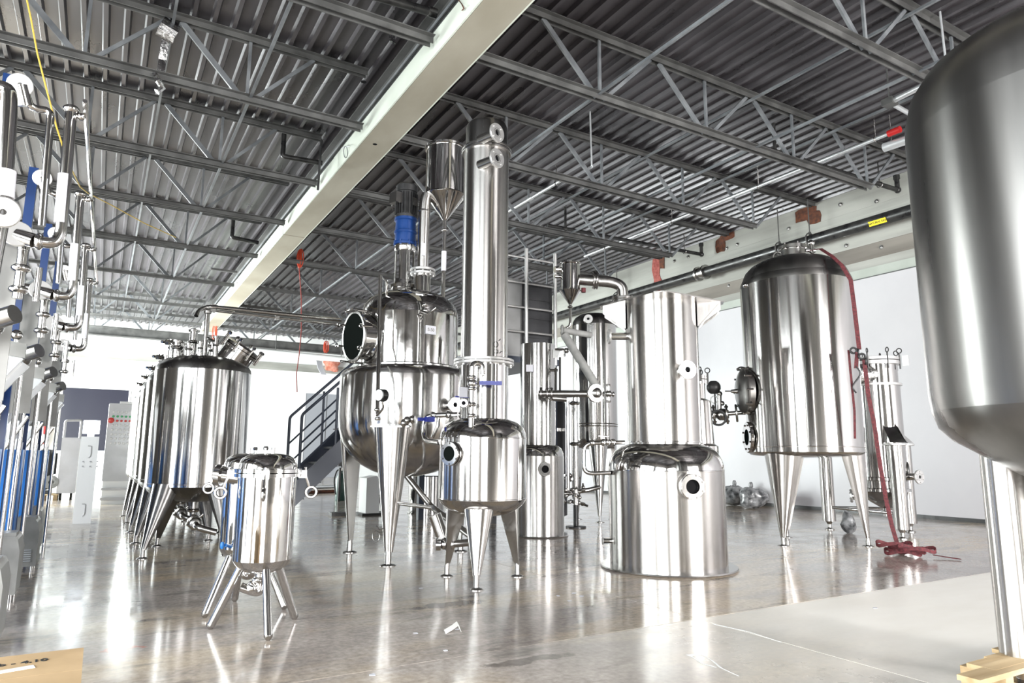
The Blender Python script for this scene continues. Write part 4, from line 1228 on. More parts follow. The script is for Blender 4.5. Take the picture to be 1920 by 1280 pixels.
# ------------------------------------------------------------------ big tank in the right foreground
KX, KY = 4.25, 1.37
bt = thing('foreground_tank', 'huge satin steel tank cut off by the right edge, nearest the camera', 'tank', (KX, KY, 0))
c0 = (KX, KY, 0)
prof = [(0, 0.86), (0.12, 0.87), (0.45, 1.05), (0.70, 1.205), (0.765, 1.275), (0.79, 1.36), (0.80, 1.45), (0.80, 2.86), (0.795, 2.98), (0.765, 3.10), (0.70, 3.20), (0.58, 3.29), (0.4, 3.36), (0.2, 3.395), (0, 3.40)]
make('shell', B().lathe(prof[5:8], c0, seg=96), 'dull', bt)
make('cone_bottom', B().lathe(prof[:6], c0, seg=96), 'dull', bt)
make('dished_head', B().lathe(prof[7:], c0, seg=96), 'dull', bt)
lq = V((4.102, 1.850, 0.733))
la = math.atan2(lq.y - KY, lq.x - KX)
rr = math.hypot(lq.x - KX, lq.y - KY)
for k in range(3):
    t = la + k * 2 * PI / 3
    q = V((KX + rr * math.cos(t), KY + rr * math.sin(t), 0))
    lg = make('leg', B().lathe([(0.1, 0.1), (0.1, 1.2)], q, seg=32), 'brushed', bt)
    make('foot', B().lathe([(0.11, 0), (0.11, 0.015), (0.04, 0.03), (0.04, 0.11)], q, seg=20), 'cast', lg)

# pallet behind its leg
pa_ = (3.523, 1.786, 0.130)
pl = thing('wooden_pallet', 'rough wooden pallet on the floor behind the foreground tank leg', 'pallet', (4.6, 2.45, 0))
W_ = V((1, 0.0, 0))
px0 = (3.410, 1.761, 0.140); 
rows = [((3.465, 1.785, 0.130), 0.1), ((3.692, 1.844, 0.130), 0.13), ((3.885, 1.882, 0.130), 0.08), ((4.092, 1.935, 0.130), 0.08)]
pr = random.Random(5)
for (x, y, z), wd in rows:
    make('plank', B().box((x + 0.45, y, 0.131), (0.9, wd, 0.02 + pr.uniform(0, 0.006)), -0.03 + pr.uniform(-0.02, 0.02)), 'wood', pl, 0)
ya_, yb_ = rows[0][0][1] - 0.06, rows[-1][0][1] + 0.05
for x in (rows[0][0][0] + 0.22, rows[0][0][0] + 0.62):
    make('bearer', B().box((x + 0.06, (ya_ + yb_) / 2, 0.07), (0.07, yb_ - ya_ - 0.06, 0.1)), 'wood', pl, 0)
for y in (ya_ + 0.08, yb_ - 0.08):
    make('bottom_plank', B().box((rows[0][0][0] + 0.5, y, 0.01), (0.8, 0.1, 0.02)), 'wood', pl, 0)

# ------------------------------------------------------------------ row of storage tanks on the left
def make_row_tank():
    t = thing('storage_tank', 'x', 'tank', (0, 0, 0))
    make('shell', B().lathe([(0.538, 0.74), (0.538, 2.08)], seg=72), 'polished', t)
    make('bottom_dish', B().lathe([(0, 0.555), (0.15, 0.56), (0.3, 0.585), (0.42, 0.63), (0.50, 0.68), (0.538, 0.74)], seg=64), 'dull', t)
    make('dome', B().lathe([(0.538, 2.08), (0.53, 2.13), (0.49, 2.19), (0.41, 2.235), (0.28, 2.265), (0.12, 2.28), (0, 2.28)], seg=64), 'dull', t)
    make('bottom_seam', B().lathe([(0.537, 0.765), (0.542, 0.77), (0.542, 0.777), (0.537, 0.782)], seg=64), 'tube', t)
    for a, rf in ((-138, 0.70), (-62, 0.66), (30, 0.66), (118, 0.66)):
        cone_leg(t, (0, 0), math.radians(a), 0.47, 0.78, 0.17, rf, 0.09, 0.03, 1.0, 'dull', 0.055)
    # leaning manway with swing bolts
    md = V((0.5, -0.22, 0.84)).normalized()
    mo = V((0.27, -0.12, 2.20))
    mw = make('manway', B().lathe([(0.2, 0), (0.2, 0.17), (0.235, 0.175), (0.235, 0.21), (0.22, 0.22)], mo, md, 36), 'mirror', t)
    make('manway_lid', B().lathe([(0.235, 0.22), (0.235, 0.25), (0.16, 0.27), (0, 0.275)], mo, md, 36), 'tube', mw)
    u, v, _ = basis(md)
    for k in range(8):
        a = 2 * PI * k / 8
        q = mo + md * 0.14 + (u * math.cos(a) + v * math.sin(a)) * 0.245
        make('swing_bolt', B().cyl(q, q + md * 0.16, 0.013, seg=6).ball(q + md * 0.17, 0.024, 8), 'tube', mw)
    vp = make('vent_pipe', B().tube([(-0.02, -0.05, 2.27), (-0.02, -0.05, 2.83)], 0.03, 12), 'tube', t)
    make('vent_cap', B().lathe([(0.03, 2.80), (0.045, 2.81), (0.045, 2.84), (0.03, 2.85)], (-0.02, -0.05, 0), seg=12), 'cast', vp)
    pr = random.Random(11)
    for i, (x, y, h, r) in enumerate(((-0.34, -0.2, 0.16, 0.05), (-0.22, -0.3, 0.12, 0.03), (-0.38, 0.05, 0.2, 0.03), (-0.1, -0.34, 0.14, 0.025), (0.07, -0.3, 0.22, 0.028), (-0.14, 0.1, 0.32, 0.045), (0.1, 0.2, 0.2, 0.04), (-0.28, 0.24, 0.18, 0.035))):
        z = 2.28 - 0.25 * (x * x + y * y)
        b = B().cyl((x, y, z - 0.03), (x, y, z + h), r, seg=14)
        clampjoint(b, (x, y, z + h * 0.6), (0, 0, 1), r, r)
        b.lathe([(r * 1.5, z + h), (r * 1.5, z + h + 0.02), (0, z + h + 0.025)], (x, y, 0), seg=14)
        if i % 2 == 0:
            b.tube([(x, y, z + h * 0.8), (x - 0.09, y - 0.05, z + h * 0.9)], r * 0.5, 8)
            b.ball((x - 0.1, y - 0.055, z + h * 0.9), r * 0.8, 8)
        make('dome_fitting', b, 'tube', t)
    b = B().cyl((0, 0, 0.58), (0, 0, 0.46), 0.06)
    b.tube(bend([(0, 0, 0.5), (0, 0, 0.36), (0.0, -0.25, 0.33), (0.0, -0.45, 0.30), (0.2, -0.5, 0.24)], 0.08), 0.036, 12)
    clampjoint(b, (0, 0, 0.46), (0, 0, 1), 0.05, 0.05)
    clampjoint(b, (0, -0.3, 0.325), (0, 1, 0), 0.05, 0.05)
    ov = make('outlet_pipe', b, 'cast', t)
    make('butterfly_valve', B().lathe([(0.075, -0.03), (0.08, 0), (0.075, 0.03)], (0, -0.14, 0.335), (0, 1, 0.1), 20).cyl((0, -0.14, 0.33), (0.09, -0.16, 0.42), 0.014), 'tube', ov)
    return t
rowl = ['nearest and most visible of the row of tall left-hand storage tanks, with tilted manway',
        'second storage tank of the left-hand row, just behind the nearest one',
        'third storage tank back in the left-hand row of tall tanks',
        'fourth storage tank back in the left-hand row of tall tanks',
        'rearmost storage tank of the left-hand row of tall tanks']
base = make_row_tank()
base.location = (1.02, 9.07, 0)
base['label'] = rowl[0]
base['group'] = 'row of storage tanks on the left'
for k in range(1, 5):
    dup(base, (1.02 - 0.004 * k, 9.07 + 1.46 * k, 0), rowl[k], 'row of storage tanks on the left')

# ------------------------------------------------------------------ two small clamp-lid filter pots
def make_pot():
    t = thing('filter_pot', 'x', 'filter pot', (0, 0, 0))
    make('shell', B().lathe([(0.186, 0.44), (0.186, 0.985)], seg=56), 'mirror', t)
    make('bottom_dish', B().lathe([(0, 0.345), (0.06, 0.35), (0.12, 0.37), (0.162, 0.4), (0.186, 0.44)], seg=48), 'mirror', t)
    b = B().lathe([(0.186, 0.965), (0.218, 0.968), (0.218, 0.99), (0.186, 0.993)], seg=56)
    make('rim_flange', b, 'tube', t)
    make('lid', B().lathe([(0.218, 0.995), (0.218, 1.018), (0.19, 1.022), (0.186, 1.05), (0.17, 1.085), (0.13, 1.11), (0.07, 1.12), (0, 1.122)], seg=56), 'mirror', t)
    make('lid_knob', B().cyl((0.02, -0.02, 1.115), (0.02, -0.02, 1.16), 0.014).cyl((-0.03, -0.04, 1.115), (-0.03, -0.04, 1.15), 0.01).ball((-0.03, -0.04, 1.155), 0.018, 8), 'tube', t)
    for k in range(4):
        a = math.radians(-15 + 90 * k)
        e = V((math.cos(a), math.sin(a), 0))
        y = V((-e.y, e.x, 0))
        b = B().bar(e * 0.2 + V((0, 0, 0.985)), e * 0.25 + V((0, 0, 0.985)), 0.05, 0.05)
        b.tube([e * 0.24 + V((0, 0, 1.03)), e * 0.245 + V((0, 0, 0.97)), e * 0.27 + V((0, 0, 0.90))], 0.009, 8)
        b.torus(e * 0.285 + V((0, 0, 0.865)), y, 0.034, 0.01, 16, 6)
        make('swing_clamp', b, 'tube', t)
    for k in range(3):
        a = math.radians(-90 + 120 * k)
        e = V((math.cos(a), math.sin(a), 0))
        lg = make('leg', B().cyl(e * 0.13 + V((0, 0, 0.40)), e * 0.305 + V((0, 0, 0.025)), 0.026, seg=16), 'tube', t)
        make('foot', B().lathe([(0.012, 0), (0.026, 0.02), (0.026, 0.035)], e * 0.307, seg=14), 'cast', lg)
    b = B().cyl((0, 0, 0.36), (0, 0, 0.28), 0.04).tube(bend([(0, 0, 0.3), (0, 0, 0.22), (-0.12, 0.02, 0.27)], 0.06), 0.03, 12)
    clampjoint(b, (0, 0, 0.31), (0, 0, 1), 0.04, 0.04)
    b.ball((-0.05, 0.01, 0.26), 0.045)
    make('drain_elbow', b, 'mirror', t)
    return t
pot = make_pot()
pot.location = (0.985, 4.86, 0)
pot['label'] = 'small three-legged filter pot with swing clamps standing nearest the camera on the left'
pot['group'] = 'small filter pots'
p2 = dup(pot, (0.995, 5.52, 0), 'second small filter pot, hidden behind the nearest one, with a blue valve handle', 'small filter pots', PI)
q = V((0.805, 5.340, 0.482))
o_ = make('blue_valve_handle', B().ball((0, 0, 0), 0.022, 10, (0.7, 0.7, 1.3)).tube([(0.02, 0, 0), (0.07, 0.05, -0.02)], 0.012, 8), 'bluepanel')
o_.parent = p2
o_.matrix_parent_inverse = Matrix.Identity(4)
lp = Matrix.Rotation(-PI, 3, 'Z') @ (q - V((0.995, 5.52, 0)))
o_.location = lp
o_.rotation_euler = (0, 0, PI)
sn = make('side_nozzle', B().cyl((0, 0, 0), (0.17, -0.1, -0.02), 0.05, seg=18).lathe([(0.075, -0.02), (0.075, 0.02)], (0.0, 0, 0), (-1, 0.6, 0.1), 18), 'tube')
sn.parent = p2
sn.location = Matrix.Rotation(-PI, 3, 'Z') @ (V((0.762, 5.396, 0.966)) - V((0.995, 5.52, 0)))
sn.rotation_euler = (0, 0, PI)
# ------------------------------------------------------------------ steel stair and equipment platform
SY0, SY1 = 10.6, 11.38
sx0 = 2.535 - 0.461 * 1.0
sl = 1.0
stt = thing('steel_stair', 'dark blue-grey steel stair with open treads and pipe railings behind the reactor', 'stair', (sx0, SY0, 0))
def sp_(x, y, dz=0.0):
    return V((x, y, (x - sx0) * sl + dz))
xe = sx0 + 2.68
for y in (SY0, SY1):
    make('stringer', B().bar(sp_(sx0 + 0.03, y, 0.06), sp_(xe, y, 0.0), 0.04, 0.26, (-0.7, 0, 0.7)), 'stair', stt, 0)
for k in range(10):
    x = sx0 + 0.24 * (k + 1)
    make('tread', B().box((x + 0.02, (SY0 + SY1) / 2, (x - sx0) + 0.02), (0.27, SY1 - SY0 - 0.04, 0.03)).box((x + 0.15, (SY0 + SY1) / 2, (x - sx0)), (0.02, SY1 - SY0 - 0.04, 0.07)), 'tread', stt, 0)
for y in (SY0, SY1):
    rail = make('handrail', B().tube(bend([sp_(sx0 + 0.52, y, 0.1), sp_(sx0 + 0.52, y, 1.18), sp_(xe, y, 1.08)], 0.05), 0.022, 10), 'stair', stt)
    for dz in (0.42, 0.75):
        make('mid_rail', B().tube([sp_(sx0 + 0.52, y, dz), sp_(xe, y, dz)], 0.014, 8), 'stair', rail)
    for x in (sx0 + 1.05, sx0 + 1.7, sx0 + 2.4):
        make('rail_post', B().tube([sp_(x, y, 0.05), sp_(x, y, 1.09)], 0.02, 8), 'stair', rail)

PXa, PXb, PYa, PYb, PZ = xe + 0.08, 6.45, 9.35, 11.5, 2.68
pt = thing('equipment_platform', 'raised steel platform with pipe guard rails holding grey and dark cabinets', 'platform', ((PXa + PXb) / 2, 10.3, 0))
make('deck', B().box(((PXa + PXb) / 2, (PYa + PYb) / 2, PZ - 0.05), (PXb - PXa, PYb - PYa, 0.1)), 'stair', pt, 0)
for x in (PXa + 0.08, PXb - 0.08):
    for y in (PYa + 0.08, PYb - 0.08):
        make('column', B().box((x, y, (PZ - 0.1) / 2), (0.1, 0.1, PZ - 0.1)), 'stair', pt, 0)
ra, rb_ = (5.790, 9.330, 3.638), (6.358, 9.330, 3.707)
for xx in (ra[0] - 0.55, ra[0], rb_[0]):
    make('guard_post', B().tube([(xx, 9.33, PZ - 0.1), (xx, 9.33, 4.487)], 0.03, 12), 'bright', pt)
for py in (483, 535, 582, 628):
    z = {'483': 4.332, '535': 3.906, '582': 3.495, '628': 3.089}[str(py)]
    make('guard_rail', B().tube([(ra[0] - 0.55, 9.36, z), (rb_[0], 9.36, z)], 0.018, 8), 'bright', pt)
gcb = thing('grey_cabinet', 'plain grey sheet-metal cabinet on the platform, left of the dark louvred one', 'cabinet', (ra[0] - 0.3, 9.75, PZ))
make('body', B().box((ra[0] - 0.34, 9.75, PZ + 0.65), (0.66, 0.6, 1.3)), 'greypanel', gcb, 0)
make('door_leaf', B().box((ra[0] - 0.34, 9.445, PZ + 0.65), (0.6, 0.012, 1.2)), 'greypanel', gcb, 0)
dcb = thing('louvred_cabinet', 'dark cabinet with horizontal panels on the platform behind the guard rails', 'cabinet', (ra[0] + 0.3, 9.75, PZ))
make('body', B().box(((ra[0] + rb_[0]) / 2 + 0.03, 9.78, PZ + 0.65), (rb_[0] - ra[0] + 0.02, 0.6, 1.3)), 'darkpanel', dcb, 0)
for k in range(4):
    make('panel', B().box(((ra[0] + rb_[0]) / 2 + 0.03, 9.472, PZ + 0.17 + k * 0.32), (rb_[0] - ra[0] - 0.03, 0.02, 0.28)), 'darkpanel', dcb, 0)

# ------------------------------------------------------------------ left line of blue-framed process units
UY = 4.4
UL = UY + 1.3
def make_unit():
    u = thing('process_unit', 'x', 'process unit', (-0.9, UY, 0))
    make('blue_column', B().box((-0.524 - 0.1, UY + 0.2, 1.62), (0.06, 0.06, 3.24)), 'bluecol', u, 0)
    make('side_panel', B().box((-1.05, UL, 0.58), (0.9, 0.04, 1.12)), 'bluepanel', u, 0)
    make('end_panel', B().box((-0.58, UL + 0.1, 0.58), (0.02, 0.18, 1.12)), 'bluepanel', u, 0)
    make('panel_post', B().box((-0.59, UL - 0.0, 0.6), (0.03, 0.06, 1.2)), 'bluecol', u, 0)
    tr_ = V((-0.492, 5.700, 1.756))
    tx, tz = tr_.x, tr_.z
    tray = make('feed_hopper', B().prism([(tx - 0.02, UL - 0.28, tz - 0.03), (tx - 0.75, UL - 0.28, tz - 0.03), (tx - 0.75, UL - 0.28, tz - 0.78), (tx - 0.52, UL - 0.28, tz - 0.78)], (0, 0.42, 0)), 'white', u, 0)
    for s in (-0.3, 0.16):
        make('edge_rail', B().bar((tx, UL + s, tz - 0.03), (tx - 0.52, UL + s, tz - 0.8), 0.035, 0.05, (-0.6, 0, 0.8)), 'pipewhite', tray, 0)
    make('top_bracket', B().prism([(tx + 0.03, UL - 0.33, tz - 0.04), (tx + 0.03, UL - 0.33, tz + 0.05), (tx - 0.55, UL - 0.33, tz + 0.16), (tx - 0.55, UL - 0.33, tz + 0.04)], (0, 0.05, 0)), 'casing', tray, 0)
    make('bracket_knob', B().ball((tr_.x - 0.03, UL - 0.3, tr_.z + 0.11), 0.035).cyl((tr_.x - 0.03, UL - 0.3, tr_.z + 0.03), (tr_.x - 0.03, UL - 0.3, tr_.z + 0.1), 0.014), 'tube', tray)
    for x, y, z in ((tr_.x - 0.1, UL - 0.1, tr_.z - 0.14), (tr_.x - 0.03, UL + 0.2, tr_.z - 0.03)):
        make('support_leg', B().tube([(x, y, 0), (x, y, z)], 0.019, 10), 'tube', u)
    make('diagonal_brace', B().tube([(tx - 0.04, UL - 0.38, tz - 0.35), (tx - 0.3, UL - 0.38, tz - 0.85)], 0.014, 8), 'tube', u)
    el, tp, di = V((-0.343, 4.400, 2.245)), V((-0.313, 4.400, 3.032)), V((-0.479, 4.400, 2.275))
    tp.x = el.x + 0.04
    b = B().tube(bend([tp, V((el.x + 0.06, UY, el.z)), V((di.x + 0.08, UY, el.z))], 0.09, 6), 0.03, 14)
    clampjoint(b, tp, (0, 0, 1), 0.03, 0.04)
    clampjoint(b, V((di.x + 0.1, UY, el.z)), (1, 0, 0), 0.033, 0.04)
    ri = make('riser_pipe', b, 'tube', u)
    make('white_sleeve', B().cyl((el.x + 0.052, UY, el.z + 0.12), (el.x + 0.045, UY, el.z + 0.4), 0.033, seg=14), 'paper', ri)
    dd = V((0.1, -1, 0.12)).normalized()
    make('end_neck', B().cyl(V((di.x + 0.08, UY, el.z)), di - dd * 0.03, 0.04), 'tube', ri)
    make('end_disc', flange(B(), di - dd * 0.02, dd, 0.072, 0.012, 0.02), 'bright', ri)
    make('disc_bore', B().lathe([(0.013, 0), (0.013, 0.004)], di - dd * 0.008, dd, 12), 'bore', ri)
    ud, ub, uc = V((-0.549, 4.400, 3.109)), V((-0.401, 4.400, 3.030)), V((-0.315, 4.400, 2.571))
    ub.y = UY + 0.06
    b = B().tube(bend([ud + V((0.03, 0.02, -0.05)), ud + V((0.06, 0.05, -0.1)), ub, V((ub.x + 0.02, ub.y, 2.35))], 0.05, 5), 0.02, 12)
    up = make('upper_line', b, 'tube', u)
    make('end_neck', B().cyl(ud, ud + V((0.03, 0.03, -0.1)), 0.04), 'tube', up)
    make('end_disc', flange(B(), ud, V((0.1, -0.95, -0.25)), 0.062, 0.012, 0.02), 'bright', up)
    make('top_fitting', B().ball(tp + V((0.05, 0.0, -0.03)), 0.022).cyl(tp + V((0.0, 0, -0.03)), tp + V((0.06, 0, -0.03)), 0.012, seg=8), 'tube', u)
    global HEAD
    HEAD = tp + V((0.07, 0, -0.02))
    x_ = di.x + 0.02
    b = B().tube([(x_, UY + 0.16, 1.95), (x_, UY + 0.16, el.z + 0.02)], 0.026, 12).tube([(x_ + 0.08, UY + 0.2, 1.95), (x_ + 0.08, UY + 0.2, el.z - 0.1)], 0.018, 12)
    for z in (2.0, 2.12):
        clampjoint(b, (x_, UY + 0.16, z), (0, 0, 1), 0.034, 0.04)
    b.tube(bend([(x_, UY + 0.16, el.z - 0.02), (x_, UY + 0.16, el.z + 0.06), (x_ - 0.3, UY + 0.16, el.z + 0.08)], 0.05), 0.03, 12)
    make('valve_manifold', b, 'tube', u)
    make('pump_head', B().ball((x_ - 0.12, UY + 0.05, 1.78), 0.1, 16, (1, 1, 0.8)).cyl((x_ - 0.12, UY + 0.05, 1.78), (x_ + 0.02, UY - 0.05, 1.83), 0.05), 'cast', u)
    make('back_plate', B().box((x_ - 0.2, UY + 0.3, 1.85), (0.36, 0.02, 0.9)), 'casing', u, 0)
    return u
ul = ['nearest blue-framed process unit on the left edge, with a clear riser pipe and flange discs',
      'second blue-framed process unit from the camera in the left-hand line',
      'third blue-framed process unit from the camera in the left-hand line',
      'rearmost blue-framed process unit in the left-hand line']
u0 = make_unit()
u0['label'] = ul[0]
u0['group'] = 'blue-framed process units on the left'
for k in range(1, 4):
    dup(u0, (-0.9 + 0.015 * k, UY + 1.5 * k, 0), ul[k], 'blue-framed process units on the left')
hdr = thing('header_tube', 'thin steel header tube joining the riser tops of the left-hand process units', 'pipe', tuple(HEAD))
make('tube', B().tube([HEAD + V((0, -0.2, 0)), HEAD + V((0.045, 4.7, 0))], 0.012, 8), 'tube', hdr)
for k in range(1, 4):
    make('clip', B().lathe([(0.012, -0.02), (0.022, 0), (0.012, 0.02)], HEAD + V((0.015 * k, 1.5 * k, 0)), (0, 1, 0), 10), 'cast', hdr)
b = B().tube(bend([(-0.413, 3.300, 2.037), (-0.442, 3.300, 2.544), (-0.455, 3.300, 2.587), (-0.527, 3.300, 2.566)], 0.07, 6), 0.032, 14)
cp = thing('corner_riser', 'steel riser pipe bending left at the extreme upper left edge', 'pipe', (-0.413, 3.300, 2.037))
make('pipe', b, 'tube', cp)
make('white_sleeve', B().cyl((-0.417, 3.300, 2.125), (-0.421, 3.300, 2.237), 0.036, seg=14), 'paper', cp)
make('end_disc', flange(B(), (-0.400, 3.200, 2.035), (0.1, -1, -0.2), 0.06, 0.012, 0.025), 'bright', cp)
make('standpipe', B().tube([(-0.418, 3.300, 2.014), V((-0.418, 3.300, 2.014)) * 1.0 + V((-0.05, 0, -1.2)), V((-0.75, 3.3, 0))], 0.03, 12), 'tube', cp)

# grey motor housings on the floor in front of those units
def make_housing():
    h = thing('motor_housing', 'x', 'motor housing', (0, 0, 0))
    prof = [(-0.15, 0.06), (0.15, 0.06), (0.15, 0.37), (0.13, 0.46), (0.11, 0.49), (-0.05, 0.49), (-0.11, 0.45), (-0.15, 0.37)]
    make('cover', B().prism([(x, -0.2, z) for x, z in prof], (0, 0.42, 0)), 'casing', h, 0)
    make('top_step', B().box((0.04, -0.06, 0.497), (0.15, 0.24, 0.03)), 'casing', h, 0)
    for g, (xc, zc_, n) in enumerate(((-0.02, 0.38, 6), (0.06, 0.21, 6))):
        for k in range(n):
            make('louvre', B().bar((xc - 0.045, -0.203, zc_ - k * 0.02), (xc + 0.045, -0.203, zc_ - k * 0.02), 0.014, 0.009), 'pipewhite', h, 0)
    for x in (-0.12, 0.12):
        for y in (-0.15, 0.15):
            make('foot', B().cyl((x, y, 0), (x, y, 0.07), 0.018, seg=10), 'cast', h)
    return h
hl = ['grey floor motor housing nearest the camera, cut by the left edge', 'second grey floor motor housing from the camera, on the left edge',
      'third grey floor motor housing, its louvred face fully in view', 'fourth grey floor motor housing, half hidden behind the louvred one']
h0 = make_housing()
spots = [(-0.55, 5.17), (-0.60, 6.77), (-0.57, 8.3), (-0.63, 9.8)]
h0.location = (*spots[0], 0)
h0['label'] = hl[0]
h0['group'] = 'grey motor housings on the floor'
for k in range(1, 4):
    dup(h0, (*spots[k], 0), hl[k], 'grey motor housings on the floor')

# cardboard box, bottom left
zb = 0.42
cr_ = V((0.016, 3.076, 0.420))
bx = thing('cardboard_box', 'brown taped cardboard box with handwriting in the bottom left corner', 'box', (cr_.x - 0.35, cr_.y - 0.3, 0))
make('carton', B().box((cr_.x - 0.35, cr_.y - 0.3, zb / 2 - 0.004), (0.69, 0.59, zb - 0.008)), 'card', bx, 0)
for s in (-1, 1):
    make('flap', B().box((cr_.x - 0.35, cr_.y - 0.3 + s * 0.149, zb - 0.004), (0.7, 0.296, 0.008)), 'card', bx, 0)
t0_ = V((-0.171, 2.858, 0.420))
make('tape', B().bar(t0_ + V((0.05, 0.03, 0.001)), t0_ + V((-0.3, -0.05, 0.001)), 0.035, 0.002), 'tape', bx, 0)
tx_ = V((-0.154, 2.955, 0.420))
text('handwriting', 'asb - 4.10', 0.045, frame4(tx_ + V((-0.02, 0, 0.001)), (1, 0.04, 0), (0, 0, 1)), 'ink', bx)

# ------------------------------------------------------------------ things at the far left end
cb = thing('control_cabinet', 'grey control cabinet with a grid of coloured buttons beside the far tanks', 'cabinet', (0.358, 18.1, 0))
xa, zt_ = 0.113, 2.206
xb = xa + 0.92
make('body', B().box(((xa + xb) / 2, 18.1, (0.5 + zt_) / 2), (xb - xa, 0.6, zt_ - 0.5)), 'cab', cb, 0)
make('plinth', B().box(((xa + xb) / 2, 18.1, 0.25), (xb - xa - 0.04, 0.56, 0.5)), 'white', cb, 0)
make('plinth_rail', B().box(((xa + xb) / 2, 17.78, 0.33), (xb - xa, 0.04, 0.05)).box(((xa + xb) / 2, 17.78, 0.12), (xb - xa, 0.04, 0.06)), 'cab', cb, 0)
make('top_light_bar', B().box(((xa + xb) / 2 + 0.1, 17.8, zt_ + 0.02), (xb - xa - 0.2, 0.1, 0.05)), 'white', cb, 0)
lampm = {}
for m_ in ('lampwhite', 'lampgreen', 'lampred'):
    lampm[m_] = None
for r in range(8):
    for c in range(8):
        m_ = 'lampgreen' if r == 1 else 'lampred' if r == 2 else 'lampwhite'
        x = xa + 0.1 + c * 0.082
        z = 2.016 - r * 0.098
        if lampm[m_] is None:
            lampm[m_] = make('indicator_lamp', B().lathe([(0.026, 0), (0.026, 0.02), (0.015, 0.03)], (0, 0, 0), (0, -1, 0), 8), m_, None)
            o = lampm[m_]
        else:
            o = lampm[m_].copy()
            col.objects.link(o)
        o.parent = cb
        o.location = V((x, 17.8, z)) - V(cb.location)
make('emergency_button', B().lathe([(0.06, 0), (0.06, 0.05), (0.03, 0.06)], (xa + 0.06, 17.8, 1.827), (0, -1, 0), 14), 'lampred', cb)

wc = thing('white_cabinet', 'glaring white cabinet with two recessed handles in front of the dark window', 'cabinet', (-0.081, 13.35, 0))
xa, xb, zt_ = -0.262, -0.012, 1.374
make('body', B().box(((xa + xb) / 2, 13.45, zt_ / 2), (xb - xa, 0.5, zt_)), 'white', wc, 0)
for zc_ in (1.136, 0.218):
    make('recess_handle', B().tube(bend([((xa + xb) / 2 - 0.02, 13.19, zc_ + 0.09), ((xa + xb) / 2 + 0.03, 13.19, zc_ + 0.09), ((xa + xb) / 2 + 0.03, 13.19, zc_ - 0.07), ((xa + xb) / 2, 13.19, zc_ - 0.1)], 0.02), 0.006, 6), 'cab', wc)
for zc_ in (0.974, 0.898):
    for k in range(3):
        make('knob', B().lathe([(0.012, 0), (0.012, 0.015)], (xa + 0.06 + 0.1 * k, 13.2, zc_), (0, -1, 0), 8), 'cab', wc)
lm = thing('work_light', 'blazing white work light standing on top of the white cabinet', 'lamp', ((xa + xb) / 2, 13.45, zt_))  # added glowing panel in place of the white glare above the cabinet
m, n, l, bs = nt('lamp_face')
bs.inputs['Emission Color'].default_value = (0.85, 0.93, 1, 1)
bs.inputs['Emission Strength'].default_value = 12
make('lamp_face', B().box(((xa + xb) / 2, 13.4, zt_ + 0.16), (0.22, 0.02, 0.2)), m, lm, 0)
make('lamp_head', B().box(((xa + xb) / 2, 13.44, zt_ + 0.16), (0.24, 0.06, 0.22)), 'white', lm, 0)
make('lamp_stand', B().box(((xa + xb) / 2, 13.45, zt_ + 0.03), (0.1, 0.08, 0.06)), 'white', lm, 0)

sl_ = bpy.data.lights.new('cabinet_spot', 'SPOT')  # added spot without a fixture, put in to brighten the white cabinet
sl_.energy = 700
sl_.spot_size = math.radians(15)
sl_.shadow_soft_size = 0.1
so = bpy.data.objects.new('cabinet_spot', sl_)
col.objects.link(so)
so.location = (-5.7, 8.2, 4.6)
so.rotation_euler = (V(((xa + xb) / 2, 13.2, 0.8)) - so.location).to_track_quat('-Z', 'Y').to_euler()
tc = thing('trolley_cabinet', 'pale grey cabinet trolley with a tube push handle left of the white cabinet', 'trolley', (-0.536, 20.3, 0))
xa, xb, zt_ = -0.790, -0.409, 1.473
make('body', B().box(((xa + xb) / 2, 20.3, (0.15 + zt_) / 2), (xb - xa, 0.6, zt_ - 0.15)), 'cab', tc, 0)
zh_ = 1.884
make('push_handle', B().tube(bend([(xa + 0.03, 20.1, zt_ - 0.02), (xa + 0.03, 20.1, zh_), (xb - 0.02, 20.1, zh_ + 0.02), (xb - 0.02, 20.1, zt_ - 0.02)], 0.05), 0.03, 10), 'cab', tc)
for x in (xa + 0.08, xb - 0.08):
    for y in (20.1, 20.5):
        make('wheel', B().lathe([(0.075, -0.02), (0.075, 0.02)], (x, y, 0.075), (1, 0, 0), 14), 'rubber', tc)

pp = thing('pump_pallet', 'low wooden pallet carrying the black pump by the far white pilaster', 'pallet', (-1.002, 20.2, 0))
xc_ = -1.034
for k in range(5):
    make('plank', B().box((xc_, 19.85 + 0.17 * k, 0.125), (0.58, 0.12, 0.025)), 'wood', pp, 0)
for k in (-0.24, 0, 0.24):
    make('bearer', B().box((xc_ + k, 20.2, 0.056), (0.08, 0.8, 0.11)), 'wood', pp, 0)
pu = thing('black_pump', 'black finned pump motor with a round flange on the small far pallet', 'pump', (xc_, 20.2, 0.138))
b = B().lathe([(0.2, 0.55), (0.2, 1.12), (0.17, 1.18), (0, 1.2)], (xc_ - 0.05, 20.2, 0), seg=24)
make('motor', b, 'black', pu)
for k in range(16):
    t = 2 * PI * k / 16
    make('cooling_fin', B().box((xc_ - 0.05 + 0.215 * math.cos(t), 20.2 + 0.215 * math.sin(t), 0.85), (0.05, 0.012, 0.5), t), 'black', pu, 0)
make('volute', B().ball((xc_ - 0.05, 20.2, 0.4), 0.24, 20, (1, 1, 0.75)).box((xc_ - 0.05, 20.2, 0.18), (0.4, 0.4, 0.08)), 'black', pu)
nozzle(pu, V((xc_ + 0.05, 20.1, 0.42)), (0.3, -0.95, 0), 0.25, 0.09, 0.16, 0.04, 6, 'outlet_flange', 'cast', 'casing', 0.6)
fe = thing('fire_extinguisher', 'red fire extinguisher with a white label on the white pilaster at far left', 'extinguisher', (-1.565, 26.800, 1.379))
